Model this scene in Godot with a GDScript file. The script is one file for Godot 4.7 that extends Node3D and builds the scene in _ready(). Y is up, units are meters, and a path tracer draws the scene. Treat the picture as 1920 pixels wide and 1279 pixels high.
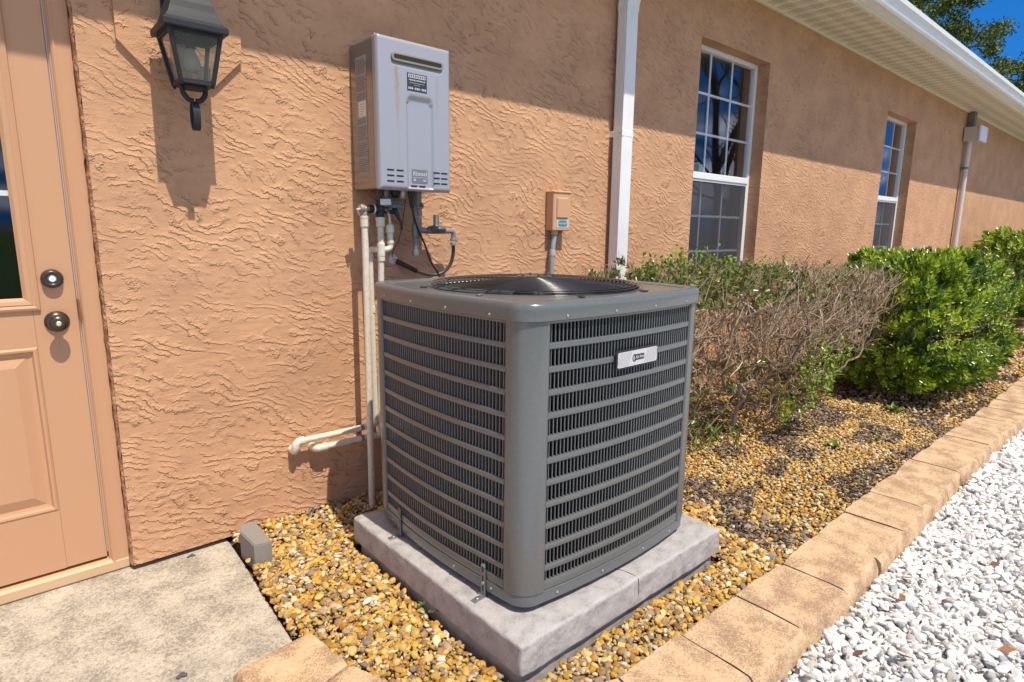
extends Node3D

# ---------------------------------------------------------------- mesh builder
class MB:
	var v := PackedVector3Array()
	var n := PackedVector3Array()
	var c := PackedColorArray()
	var uv := PackedVector2Array()
	var ix := PackedInt32Array()
	var col := Color(1, 1, 1)

	func vert(p: Vector3, nn: Vector3, u := Vector2.ZERO) -> int:
		v.append(p); n.append(nn); c.append(col); uv.append(u)
		return v.size() - 1

	# counter-clockwise as seen from outside
	func tri(a: Vector3, b: Vector3, d: Vector3) -> void:
		var nn := (b - a).cross(d - a).normalized()
		var i := vert(a, nn); vert(b, nn); vert(d, nn)
		ix.append(i); ix.append(i + 2); ix.append(i + 1)

	func quad(a: Vector3, b: Vector3, d: Vector3, e: Vector3, u0 := Vector2.ZERO, u1 := Vector2.ZERO) -> void:
		var nn := (b - a).cross(d - a).normalized()
		if nn.length_squared() < 0.5:
			nn = (d - a).cross(e - a).normalized()
		var i := vert(a, nn, Vector2(u0.x, u1.y)); vert(b, nn, Vector2(u1.x, u1.y)); vert(d, nn, Vector2(u1.x, u0.y)); vert(e, nn, Vector2(u0.x, u0.y))
		for k in [0, 2, 1, 0, 3, 2]:
			ix.append(i + k)

	func box(at: Vector3, s: Vector3, t := Basis(), bevel := 0.0) -> void:
		var h := s * 0.5
		if bevel <= 0.0:
			var p := []
			for k in 8:
				p.append(at + t * Vector3(h.x if k & 1 else -h.x, h.y if k & 2 else -h.y, h.z if k & 4 else -h.z))
			quad(p[4], p[5], p[7], p[6]); quad(p[1], p[0], p[2], p[3]); quad(p[5], p[1], p[3], p[7])
			quad(p[0], p[4], p[6], p[2]); quad(p[6], p[7], p[3], p[2]); quad(p[0], p[1], p[5], p[4])
			return
		var i := h - Vector3.ONE * bevel
		var g := func(sx: float, sy: float, sz: float, ax: int) -> Vector3:
			return at + t * Vector3(sx * (h.x if ax == 0 else i.x), sy * (h.y if ax == 1 else i.y), sz * (h.z if ax == 2 else i.z))
		for s2 in [-1.0, 1.0]:
			_q(g.call(s2, -1, -1, 0), g.call(s2, 1, -1, 0), g.call(s2, 1, 1, 0), g.call(s2, -1, 1, 0), at)
			_q(g.call(-1, s2, -1, 1), g.call(1, s2, -1, 1), g.call(1, s2, 1, 1), g.call(-1, s2, 1, 1), at)
			_q(g.call(-1, -1, s2, 2), g.call(1, -1, s2, 2), g.call(1, 1, s2, 2), g.call(-1, 1, s2, 2), at)
			for s3 in [-1.0, 1.0]:
				_q(g.call(s2, s3, -1, 0), g.call(s2, s3, 1, 0), g.call(s2, s3, 1, 1), g.call(s2, s3, -1, 1), at)
				_q(g.call(s2, -1, s3, 0), g.call(s2, 1, s3, 0), g.call(s2, 1, s3, 2), g.call(s2, -1, s3, 2), at)
				_q(g.call(-1, s2, s3, 1), g.call(1, s2, s3, 1), g.call(1, s2, s3, 2), g.call(-1, s2, s3, 2), at)
				for s4 in [-1.0, 1.0]:
					var a: Vector3 = g.call(s2, s3, s4, 0)
					var b: Vector3 = g.call(s2, s3, s4, 1)
					var d: Vector3 = g.call(s2, s3, s4, 2)
					if (b - a).cross(d - a).dot(a - at) < 0:
						tri(a, d, b)
					else:
						tri(a, b, d)

	func _q(a: Vector3, b: Vector3, d: Vector3, e: Vector3, from: Vector3) -> void:
		if (b - a).cross(d - a).dot((a + d) * 0.5 - from) < 0:
			quad(a, e, d, b)
		else:
			quad(a, b, d, e)

	# rows of points, smooth; flip turns the outside
	func grid(rows: Array, wrap := false, flip := false, uvs := false) -> void:
		var nr := rows.size()
		var nc: int = rows[0].size()
		var start := v.size()
		for r in nr:
			var row: PackedVector3Array = rows[r]
			var ru: PackedVector3Array = rows[mini(r + 1, nr - 1)]
			var rd: PackedVector3Array = rows[maxi(r - 1, 0)]
			for k in nc:
				var k1 := (k + 1) % nc if wrap else mini(k + 1, nc - 1)
				var k0 := (k - 1 + nc) % nc if wrap else maxi(k - 1, 0)
				var nn := (row[k1] - row[k0]).cross(ru[k] - rd[k]).normalized()
				if nn.length_squared() < 0.5:
					nn = Vector3.UP
				vert(row[k], -nn if flip else nn, Vector2(float(k) / (nc - 1), 1.0 - float(r) / (nr - 1)) if uvs else Vector2.ZERO)
		for r in nr - 1:
			for k in (nc if wrap else nc - 1):
				var a := start + r * nc + k
				var b := start + r * nc + (k + 1) % nc
				var d := b + nc
				var e := a + nc
				if flip:
					ix.append_array(PackedInt32Array([a, b, d, a, d, e]))
				else:
					ix.append_array(PackedInt32Array([a, d, b, a, e, d]))

	func tube(path: PackedVector3Array, rad, sides := 10, caps := true, closed := false) -> void:
		var m := path.size()
		var start := v.size()
		var up := Vector3.UP
		var t0 := (path[1] - path[0]).normalized()
		if absf(t0.dot(up)) > 0.9:
			up = Vector3.RIGHT
		var side := t0.cross(up).normalized()
		for k in m:
			var a := path[k - 1] if k > 0 else (path[m - 1] if closed else path[0])
			var b := path[k + 1] if k < m - 1 else (path[0] if closed else path[m - 1])
			var t := (b - a).normalized()
			side = (side - t * side.dot(t)).normalized()
			var o := t.cross(side)
			var r: float = rad if rad is float else rad[k]
			for j in sides:
				var an := TAU * j / sides
				var d := side * cos(an) + o * sin(an)
				vert(path[k] + d * r, d)
		for k in (m if closed else m - 1):
			var k2 := (k + 1) % m
			for j in sides:
				var j2 := (j + 1) % sides
				var a := start + k * sides + j
				var b := start + k * sides + j2
				var d := start + k2 * sides + j2
				var e := start + k2 * sides + j
				ix.append_array(PackedInt32Array([a, d, b, a, e, d]))
		if caps and not closed:
			for q in 2:
				var kk := 0 if q == 0 else m - 1
				var t := (path[1] - path[0]).normalized() * -1.0 if q == 0 else (path[m - 1] - path[m - 2]).normalized()
				var ce := vert(path[kk], t)
				for j in sides:
					vert(v[start + kk * sides + j], t)
				for j in sides:
					if q == 0:
						ix.append_array(PackedInt32Array([ce, ce + 1 + j, ce + 1 + (j + 1) % sides]))
					else:
						ix.append_array(PackedInt32Array([ce, ce + 1 + (j + 1) % sides, ce + 1 + j]))

	# profile of (radius, height along axis) turned around axis at base
	func lathe(base: Vector3, prof: Array, axis := Vector3.UP, sides := 20) -> void:
		var x := axis.cross(Vector3(0.3, 0.5, 0.81)).normalized()
		var y := axis.cross(x).normalized()
		var rows := []
		for p in prof:
			var row := PackedVector3Array()
			for j in sides:
				var an := TAU * j / sides
				row.append(base + axis * p.y + (x * cos(an) + y * sin(an)) * p.x)
			rows.append(row)
		grid(rows, true)

	func prism(poly: PackedVector2Array, y0: float, y1: float, at := Transform3D()) -> void:
		var t := Geometry2D.triangulate_polygon(poly)
		var m := poly.size()
		var area := 0.0
		for k in m:
			area += poly[k].cross(poly[(k + 1) % m])
		for k in range(0, t.size(), 3):
			for q in 2:
				var yy := y0 if q == 0 else y1
				var a := at * Vector3(poly[t[k]].x, yy, poly[t[k]].y)
				var b := at * Vector3(poly[t[k + 1]].x, yy, poly[t[k + 1]].y)
				var d := at * Vector3(poly[t[k + 2]].x, yy, poly[t[k + 2]].y)
				var up := at.basis * Vector3(0, 1 if q else -1, 0)
				if (b - a).cross(d - a).dot(up) < 0:
					tri(a, d, b)
				else:
					tri(a, b, d)
		for k in m:
			var p := poly[k]
			var q := poly[(k + 1) % m]
			var a := at * Vector3(p.x, y0, p.y)
			var b := at * Vector3(q.x, y0, q.y)
			var d := at * Vector3(q.x, y1, q.y)
			var e := at * Vector3(p.x, y1, p.y)
			if area > 0:
				quad(b, a, e, d)
			else:
				quad(a, b, d, e)

	func mesh(colored := false, uvs := false) -> ArrayMesh:
		var arr := []
		arr.resize(Mesh.ARRAY_MAX)
		arr[Mesh.ARRAY_VERTEX] = v
		arr[Mesh.ARRAY_NORMAL] = n
		if colored:
			arr[Mesh.ARRAY_COLOR] = c
		if uvs:
			arr[Mesh.ARRAY_TEX_UV] = uv
		arr[Mesh.ARRAY_INDEX] = ix
		var am := ArrayMesh.new()
		am.add_surface_from_arrays(Mesh.PRIMITIVE_TRIANGLES, arr)
		return am

# ---------------------------------------------------------------- helpers
var used := {}
var M := {}
var rng := RandomNumberGenerator.new()

func numbered(called: String) -> String:
	var k: int = used.get(called, 0)
	used[called] = k + 1
	return called if k == 0 else "%s_%03d" % [called, k]

func tag(o: Node, label := "", category := "", group := "", kind := "") -> Node:
	if label: o.set_meta("label", label)
	if category: o.set_meta("category", category)
	if group: o.set_meta("group", group)
	if kind: o.set_meta("kind", kind)
	return o

func thing(called: String, at: Vector3, label: String, category: String, group := "") -> Node3D:
	var o := Node3D.new()
	o.name = numbered(called)
	add_child(o)
	o.position = at
	tag(o, label, category, group)
	return o

func put(b: MB, called: String, m: Material, parent: Node3D = null, colored := false, uvs := false) -> MeshInstance3D:
	var o := MeshInstance3D.new()
	o.mesh = b.mesh(colored, uvs)
	o.material_override = m
	return hang(o, called, parent)

# vertices are given in world axes; the node sits at its parent's place
func hang(o: MeshInstance3D, called: String, parent: Node3D = null) -> MeshInstance3D:
	if parent == null:
		o.name = numbered(called)
		add_child(o)
	else:
		o.name = called
		parent.add_child(o, true)
		if o.position == Vector3.ZERO:
			o.position = -world_at(parent)
	return o

func world_at(o: Node) -> Vector3:
	var p := Vector3.ZERO
	while o is Node3D and o != self:
		p += o.position
		o = o.get_parent()
	return p

func group_part(called: String, parent: Node3D, at: Vector3) -> Node3D:
	var o := Node3D.new()
	o.name = called
	parent.add_child(o, true)
	o.position = at - world_at(parent)
	return o

func mat(r: float, g: float, b: float, rough := 0.7, metal := 0.0, spec := 0.5) -> StandardMaterial3D:
	var m := StandardMaterial3D.new()
	m.albedo_color = Color(r, g, b).linear_to_srgb()
	m.roughness = rough
	m.metallic = metal
	m.metallic_specular = spec
	return m

func lin(r: float, g: float, b: float) -> Color:
	return Color(r, g, b)

func noise(freq: float, oct := 4, sd := 1, kind := FastNoiseLite.TYPE_SIMPLEX_SMOOTH) -> FastNoiseLite:
	var f := FastNoiseLite.new()
	f.noise_type = kind
	f.frequency = freq
	f.seed = sd
	f.fractal_type = FastNoiseLite.FRACTAL_FBM if oct > 1 else FastNoiseLite.FRACTAL_NONE
	f.fractal_octaves = oct
	return f

func nimg(size: int, freq: float, oct: int, sd: int, kind := FastNoiseLite.TYPE_SIMPLEX_SMOOTH) -> PackedByteArray:
	return noise(freq, oct, sd, kind).get_seamless_image(size, size, false, false, 0.15, true).get_data()

# colour texture: base + coarse and fine variation through colour stops (linear colours)
func mottle(size: int, stops: Array, freq: float, sd: int, fine := 0.25, speck := 0.0, speck_col := Color(0.1, 0.1, 0.1), grit := 0.0) -> ImageTexture:
	var a := nimg(size, freq, 5, sd)
	var b := nimg(size, freq * 6.0, 3, sd + 11)
	var d := nimg(size, 0.35, 1, sd + 23, FastNoiseLite.TYPE_VALUE)
	var e := nimg(size, 0.09, 3, sd + 37)
	var gr := grit if grit > 0.0 else fine * 0.5
	var out := PackedByteArray()
	out.resize(size * size * 3)
	var lut := []
	for k in 256:
		var t := k / 255.0
		var cc: Color = stops[0][1]
		for s in stops.size() - 1:
			if t >= stops[s][0]:
				cc = stops[s][1].lerp(stops[s + 1][1], clampf((t - stops[s][0]) / (stops[s + 1][0] - stops[s][0]), 0, 1))
		cc = cc.linear_to_srgb()
		lut.append(cc)
	var sp := speck_col.linear_to_srgb()
	for k in size * size:
		var t := clampi(int(a[k] + (b[k] - 128) * fine + (d[k] - 128) * gr + (e[k] - 128) * gr * 0.8), 0, 255)
		var cc: Color = lut[t]
		if speck > 0.0 and d[k] > 255.0 * (1.0 - speck) and b[k] > 140:
			cc = cc.lerp(sp, 0.5)
		out[k * 3] = int(cc.r * 255); out[k * 3 + 1] = int(cc.g * 255); out[k * 3 + 2] = int(cc.b * 255)
	return ImageTexture.create_from_image(Image.create_from_data(size, size, false, Image.FORMAT_RGB8, out))

func bump_tex(size: int, freq: float, oct: int, sd: int) -> ImageTexture:
	var a := noise(freq, oct, sd).get_seamless_image(size, size, false, false, 0.15, true)
	return ImageTexture.create_from_image(a)

func tripl(m: StandardMaterial3D, per_metre: float, world := true, off := Vector3.ZERO) -> StandardMaterial3D:
	m.uv1_triplanar = true
	m.uv1_world_triplanar = world
	m.uv1_triplanar_sharpness = 6.0
	m.uv1_scale = Vector3.ONE * per_metre
	m.uv1_offset = off
	return m

func relief(m: StandardMaterial3D, t: Texture2D, cm: float) -> StandardMaterial3D:
	m.heightmap_enabled = true
	m.heightmap_texture = t
	m.heightmap_scale = cm
	return m

func arc(pts: Array, steps := 10) -> PackedVector3Array:
	var cv := Curve3D.new()
	for k in pts.size():
		var a: Vector3 = pts[maxi(k - 1, 0)]
		var b: Vector3 = pts[mini(k + 1, pts.size() - 1)]
		var h := (b - a) / 6.0
		cv.add_point(pts[k], -h, h)
	var out := PackedVector3Array()
	for k in pts.size() - 1:
		for j in steps:
			out.append(cv.sample(k, float(j) / steps))
	out.append(pts[-1])
	return out

# ---------------------------------------------------------------- stucco
const TX := 3.072
const TY := 2.304
func stucco_height() -> ImageTexture:
	# skip-trowelled plaster: tongues of plaster that end in a crumbly ledge on their lower side
	var w := 2048
	var h := 1536
	var f := noise(0.0085, 2, 7)
	var fine := noise(0.055, 4, 17)
	fine.fractal_gain = 0.74
	var amp := nimg(1536, 0.020, 2, 31)
	var pat := nimg(1536, 0.0045, 2, 131)
	var grain := nimg(1536, 0.26, 2, 57)
	var streak := nimg(1536, 0.07, 2, 77)
	var data := PackedFloat32Array()
	data.resize(w * h)
	var ma := 150
	for y in h:
		var yy := y * 0.75
		for x in w:
			var xx := x * 0.75
			var s := f.get_noise_2d(xx * 0.62, yy) * 3.1
			if x > w - ma:
				s = lerpf(s, f.get_noise_2d((xx - 1536) * 0.62, yy) * 3.1, float(x - (w - ma)) / ma)
			if y > h - ma:
				s = lerpf(s, f.get_noise_2d(xx * 0.62, yy - 1152) * 3.1, float(y - (h - ma)) / ma)
			var g := fine.get_noise_2d(xx * 0.88, yy) * 0.55
			var kk := (int(yy) * 1536 + int(xx))
			var n := (y / float(h) - 0.50 * x / float(w)) * 64.0 + s * 0.68 + g + 40.0
			var fl := floorf(n)
			var fr := n - fl
			var big := clampf((pat[kk] - 45) / 110.0, 0.42, 1.0)
			var am := clampf((amp[(kk + int(fl) * 23757) % 2359296] - 92) / 62.0, 0.0, 1.0) * big
			var ramp := fr / 0.93 if fr < 0.93 else (1.0 - fr) / 0.07
			var st := (streak[int(yy) * 1536 + (x / 9)] - 128) / 128.0
			data[y * w + x] = ramp * ramp * am * 0.80 + (grain[(y % 1536) * 1536 + x % 1536] - 128) / 128.0 * 0.06 + st * 0.055 + g * 0.05
	return ImageTexture.create_from_image(Image.create_from_data(w, h, false, Image.FORMAT_RF, data.to_byte_array()))

func make_materials() -> void:
	# stucco paint
	var st := mat(1, 1, 1, 0.85, 0, 0.35)
	st.albedo_texture = mottle(512, [[0.15, lin(0.51, 0.285, 0.165)], [0.5, lin(0.56, 0.315, 0.178)], [0.85, lin(0.60, 0.345, 0.195)]], 0.012, 5, 0.45)
	tripl(st, 1.0)
	st.uv1_scale = Vector3(1.0 / TX, 1.0 / TY, 1.0 / TX)
	relief(st, stucco_height(), 0.95)
	M.stucco = st
	var rough := mat(0.36, 0.19, 0.12, 0.95, 0, 0.2)
	rough.albedo_texture = mottle(256, [[0.3, lin(0.42, 0.22, 0.13)], [0.7, lin(0.62, 0.36, 0.22)]], 0.05, 9, 0.6)
	rough.albedo_color = Color(1, 1, 1)
	tripl(rough, 3.0)
	relief(rough, bump_tex(256, 0.08, 4, 4), 0.8)
	M.raw_stucco = rough
	M.door = relief(tripl(mat(0.55, 0.31, 0.175, 0.5, 0, 0.4), 4.0), bump_tex(256, 0.06, 4, 14), 0.02)
	M.threshold = mat(0.60, 0.40, 0.235, 0.6)
	M.alu = mat(0.72, 0.72, 0.74, 0.35, 0.6)
	M.black = mat(0.012, 0.012, 0.013, 0.5)
	M.lamp = mat(0.022, 0.024, 0.029, 0.5, 0.0, 0.4)
	M.bronze = mat(0.075, 0.058, 0.048, 0.33, 0.55)
	M.brass = mat(0.62, 0.5, 0.34, 0.4, 0.9)
	M.steel = mat(0.34, 0.34, 0.34, 0.45, 0.8)
	var wp := mat(1, 1, 1, 0.4)
	wp.albedo_texture = mottle(256, [[0.0, lin(0.76, 0.76, 0.76)], [0.55, lin(0.80, 0.80, 0.80)], [1.0, lin(0.82, 0.82, 0.82)]], 0.02, 66, 0.3)
	M.white = tripl(wp, 0.6)
	M.vinyl = mat(0.80, 0.80, 0.80, 0.35)
	M.soffit = mat(0.74, 0.68, 0.56, 0.55)
	M.pvc = tripl(mat(1, 1, 1, 0.38), 4.0)
	M.pvc.albedo_texture = mottle(256, [[0.2, lin(0.66, 0.58, 0.46)], [0.6, lin(0.74, 0.68, 0.57)]], 0.03, 41, 0.4)
	M.primer = mat(0.22, 0.17, 0.22, 0.5)
	M.galv = mat(0.22, 0.23, 0.24, 0.5, 0.5)
	M.grey_paint = mat(0.30, 0.30, 0.31, 0.5)
	M.rubber = mat(0.014, 0.014, 0.015, 0.45)
	M.rust = mat(0.22, 0.09, 0.05, 0.8)
	# glass
	var gl := mat(0.02, 0.025, 0.03, 0.0)
	gl.transparency = BaseMaterial3D.TRANSPARENCY_ALPHA
	gl.albedo_color = Color(0.05, 0.06, 0.06, 0.08)
	M.glass = gl
	var sc := mat(0.05, 0.05, 0.055, 0.7)
	sc.transparency = BaseMaterial3D.TRANSPARENCY_ALPHA
	sc.albedo_color = Color(0.30, 0.30, 0.32, 0.55)
	M.screen = sc
	M.inner = mat(0.22, 0.21, 0.20, 0.9)
	M.curtain = mat(0.55, 0.54, 0.52, 0.9)
	# concrete
	var sl := mat(1, 1, 1, 0.9, 0, 0.3)
	sl.albedo_texture = mottle(1024, [[0.08, lin(0.28, 0.245, 0.20)], [0.42, lin(0.415, 0.365, 0.296)], [0.58, lin(0.455, 0.40, 0.325)], [0.9, lin(0.54, 0.48, 0.385)]], 0.008, 3, 0.6, 0.14, lin(0.16, 0.14, 0.12), 0.85)
	tripl(sl, 0.8)
	relief(sl, bump_tex(512, 0.09, 4, 6), 0.35)
	M.slab = sl
	var pd := mat(1, 1, 1, 0.85, 0, 0.3)
	pd.albedo_texture = mottle(1024, [[0.1, lin(0.31, 0.29, 0.278)], [0.42, lin(0.40, 0.376, 0.364)], [0.6, lin(0.42, 0.396, 0.385)], [0.9, lin(0.46, 0.438, 0.425)]], 0.012, 13, 0.45, 0.06, lin(0.12, 0.11, 0.11))
	tripl(pd, 1.1)
	relief(pd, bump_tex(512, 0.05, 4, 16), 0.2)
	M.pad = pd
	M.block = relief(tripl(mat(0.27, 0.245, 0.225, 0.9, 0, 0.3), 5.0), bump_tex(256, 0.12, 4, 26), 0.12)
	M.pavers = []
	for k in 5:
		var pv := mat(1, 1, 1, 0.85, 0, 0.3)
		if k == 0:
			pv.albedo_texture = mottle(1024, [[0.2, lin(0.36, 0.235, 0.145)], [0.38, lin(0.48, 0.32, 0.195)], [0.50, lin(0.575, 0.39, 0.23)], [0.65, lin(0.60, 0.415, 0.245)], [0.85, lin(0.64, 0.455, 0.285)]], 0.0045, 19, 0.4, 0.10, lin(0.2, 0.12, 0.07), 0.75)
			relief(pv, bump_tex(512, 0.09, 5, 29), 0.22)
		else:
			pv = M.pavers[0].duplicate()
		tripl(pv, 1.3, true, Vector3(k * 0.37, k * 0.21, k * 0.53))
		M.pavers.append(pv)
	# condenser
	var un := mat(0.135, 0.14, 0.142, 0.24, 0.0, 0.6)
	un.albedo_color = Color(1, 1, 1)
	un.albedo_texture = mottle(512, [[0.15, lin(0.118, 0.127, 0.129)], [0.5, lin(0.124, 0.133, 0.135)], [0.85, lin(0.130, 0.138, 0.139)]], 0.05, 136, 0.6)
	relief(tripl(un, 2.0), bump_tex(256, 0.02, 2, 36), 0.02)
	M.unit = un
	M.fin = mat(0.035, 0.038, 0.042, 0.5, 0.4)
	M.coil = mat(0.006, 0.006, 0.007, 0.9, 0.0, 0.1)
	M.grille = mat(0.03, 0.028, 0.028, 0.22, 0.0, 0.7)
	M.plate = mat(0.62, 0.62, 0.63, 0.35, 0.3)
	M.ink = mat(0.02, 0.03, 0.05, 0.5)
	# ground
	var so := mat(1, 1, 1, 0.95, 0, 0.2)
	so.albedo_texture = mottle(512, [[0.2, lin(0.07, 0.045, 0.028)], [0.8, lin(0.20, 0.13, 0.07)]], 0.02, 8, 0.8)
	M.soil = tripl(so, 1.5)
	var wb := mat(1, 1, 1, 0.95, 0, 0.2)
	wb.albedo_texture = mottle(512, [[0.2, lin(0.50, 0.48, 0.45)], [0.8, lin(0.76, 0.75, 0.73)]], 0.04, 18, 0.8)
	M.white_base = tripl(wb, 2.0)
	var gr := mat(1, 1, 1, 0.95, 0, 0.2)
	gr.albedo_texture = mottle(512, [[0.2, lin(0.05, 0.10, 0.02)], [0.8, lin(0.13, 0.20, 0.05)]], 0.03, 28, 0.7)
	M.lawn = relief(tripl(gr, 0.5), bump_tex(512, 0.2, 3, 38), 3.0)
	M.stone = mat(1, 1, 1, 0.5, 0, 0.45)
	M.stone.vertex_color_use_as_albedo = true
	relief(tripl(M.stone, 14.0, false), bump_tex(256, 0.05, 4, 43), 0.06)
	M.chip = mat(1, 1, 1, 0.75, 0, 0.35)
	M.chip.vertex_color_use_as_albedo = true
	relief(tripl(M.chip, 10.0, false), bump_tex(256, 0.05, 4, 44), 0.1)
	M.bark = mat(1, 1, 1, 0.9, 0, 0.2)
	M.bark.vertex_color_use_as_albedo = true
	var lf := mat(1, 1, 1, 0.30, 0, 0.55)
	lf.vertex_color_use_as_albedo = true
	lf.backlight_enabled = true
	lf.backlight = Color(0.36, 0.42, 0.14)
	M.leaf = lf
	var tw := mat(1, 1, 1, 0.85, 0, 0.2)
	tw.vertex_color_use_as_albedo = true
	M.twig = tw

# ---------------------------------------------------------------- main
func _ready() -> void:
	rng.seed = 20240
	var cam := Camera3D.new()
	cam.name = "camera"
	add_child(cam)
	cam.transform = Transform3D(Basis(Vector3(0.75253965, 0.01132477, 0.65844956), Vector3(0.11126258, 0.98329217, -0.1440734), Vector3(-0.6490799, 0.18168175, 0.73870632)), Vector3(0, 1.29, 2.5))
	cam.fov = 59.3193
	cam.near = 0.05
	cam.far = 400.0
	cam.current = true
	var env := Environment.new()
	env.tonemap_mode = Environment.TONE_MAPPER_LINEAR
	env.tonemap_exposure = 1.25
	env.background_mode = Environment.BG_SKY
	env.sdfgi_enabled = true
	env.ssao_enabled = true
	env.ssil_enabled = true
	var sm := ProceduralSkyMaterial.new()
	sm.sky_top_color = Color(0.003, 0.07, 0.28).linear_to_srgb()
	sm.sky_horizon_color = Color(0.03, 0.25, 0.74).linear_to_srgb()
	sm.sky_curve = 0.25
	sm.ground_horizon_color = Color(0.35, 0.36, 0.33).linear_to_srgb()
	sm.ground_bottom_color = Color(0.2, 0.2, 0.17).linear_to_srgb()
	sm.sun_angle_max = 12.0
	sm.sky_cover = clouds()
	sm.sky_cover_modulate = Color(1.0, 0.97, 0.93)
	sm.sky_energy_multiplier = 1.0
	var sky := Sky.new()
	sky.sky_material = sm
	env.sky = sky
	env.background_energy_multiplier = 1.0
	var we := WorldEnvironment.new()
	we.name = "world"
	we.environment = env
	add_child(we)
	var sun := DirectionalLight3D.new()
	sun.name = "sun"
	add_child(sun)
	sun.basis = Basis.looking_at(Vector3(-0.02, -1.9, -1.0))
	sun.light_energy = 1.30
	sun.light_color = Color(1.0, 0.965, 0.90)
	sun.light_angular_distance = 0.5
	sun.shadow_enabled = true

	make_materials()
	print("materials ", Time.get_ticks_msec())
	ground()
	house()
	print("house ", Time.get_ticks_msec())
	edging()
	pad_and_block()
	condenser()
	print("condenser ", Time.get_ticks_msec())
	heater()
	pipework()
	lantern()
	boxes_and_spout()
	print("fittings ", Time.get_ticks_msec())
	gravel()
	print("gravel ", Time.get_ticks_msec())
	shrubs()
	trees()
	litter()
	print("done ", Time.get_ticks_msec())

func clouds() -> ImageTexture:
	var w := 1024
	var h := 512
	var f := noise(1.7, 6, 97)
	var out := PackedByteArray()
	out.resize(w * h * 4)
	for y in h:
		var el := PI * (0.5 - (y + 0.5) / h)
		for x in w:
			var k := (y * w + x) * 4
			out[k] = 255; out[k + 1] = 255; out[k + 2] = 255
			if el > 0.02:
				var az := TAU * ((x + 0.5) / w - 0.5)
				var d := Vector3(cos(el) * sin(az), sin(el), -cos(el) * cos(az))
				var p := d / (d.y + 0.25)
				var s := f.get_noise_3d(p.x * 0.8, 0.0, p.z * 0.8)
				out[k + 3] = int(clampf((s + 0.02) * 3.0 + 0.6 * exp(-pow(el / 0.10, 2.0)), 0, 1.0) * 255)
	return ImageTexture.create_from_image(Image.create_from_data(w, h, false, Image.FORMAT_RGBA8, out))

# ---------------------------------------------------------------- ground
func gy(x: float, z: float) -> float:
	return 0.012 + 0.012 * sin(x * 3.1 + z * 2.0) + 0.010 * sin(z * 5.3 - x * 1.7) + (0.03 if z < 0.2 else 0.0) * (0.2 - z) / 0.2

func ground() -> void:
	var b := MB.new()
	b.quad(Vector3(-150, -0.16, 150), Vector3(150, -0.16, 150), Vector3(150, -0.16, -150), Vector3(-150, -0.16, -150))
	tag(put(b, "ground", M.lawn), "", "", "", "structure")
	# soil under the yellow gravel
	b = MB.new()
	var rows := []
	for j in 34:
		var row := PackedVector3Array()
		var z := 1.72 - j * (1.74 / 33.0)
		for k in 160:
			var x := 0.5 + k * 0.1
			row.append(Vector3(x, gy(x, z) - 0.034 - (0.05 if x < 0.66 else 0.0), z))
		rows.append(row)
	b.grid(rows)
	tag(put(b, "gravel_bed", M.soil), "", "", "", "structure")
	b = MB.new()
	b.quad(Vector3(-6, -0.055, 6), Vector3(18, -0.055, 6), Vector3(18, -0.055, 1.7), Vector3(-6, -0.055, 1.7))
	tag(put(b, "white_gravel_bed", M.white_base), "", "", "", "structure")
	# walkway slab in front of the door
	b = MB.new()
	var poly := PackedVector2Array([Vector2(-3.2, 1.75), Vector2(-3.2, -0.12), Vector2(0.642, -0.12), Vector2(0.640, 0.05), Vector2(0.632, 0.25), Vector2(0.618, 0.5), Vector2(0.606, 0.75), Vector2(0.60, 1.1), Vector2(0.60, 1.75)])
	b.prism(poly, -0.14, -0.006)
	var ip := Geometry2D.offset_polygon(poly, -0.006)[0]
	b.prism(ip, -0.02, 0.0)
	tag(put(b, "path", M.slab), "", "", "", "structure")

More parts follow.
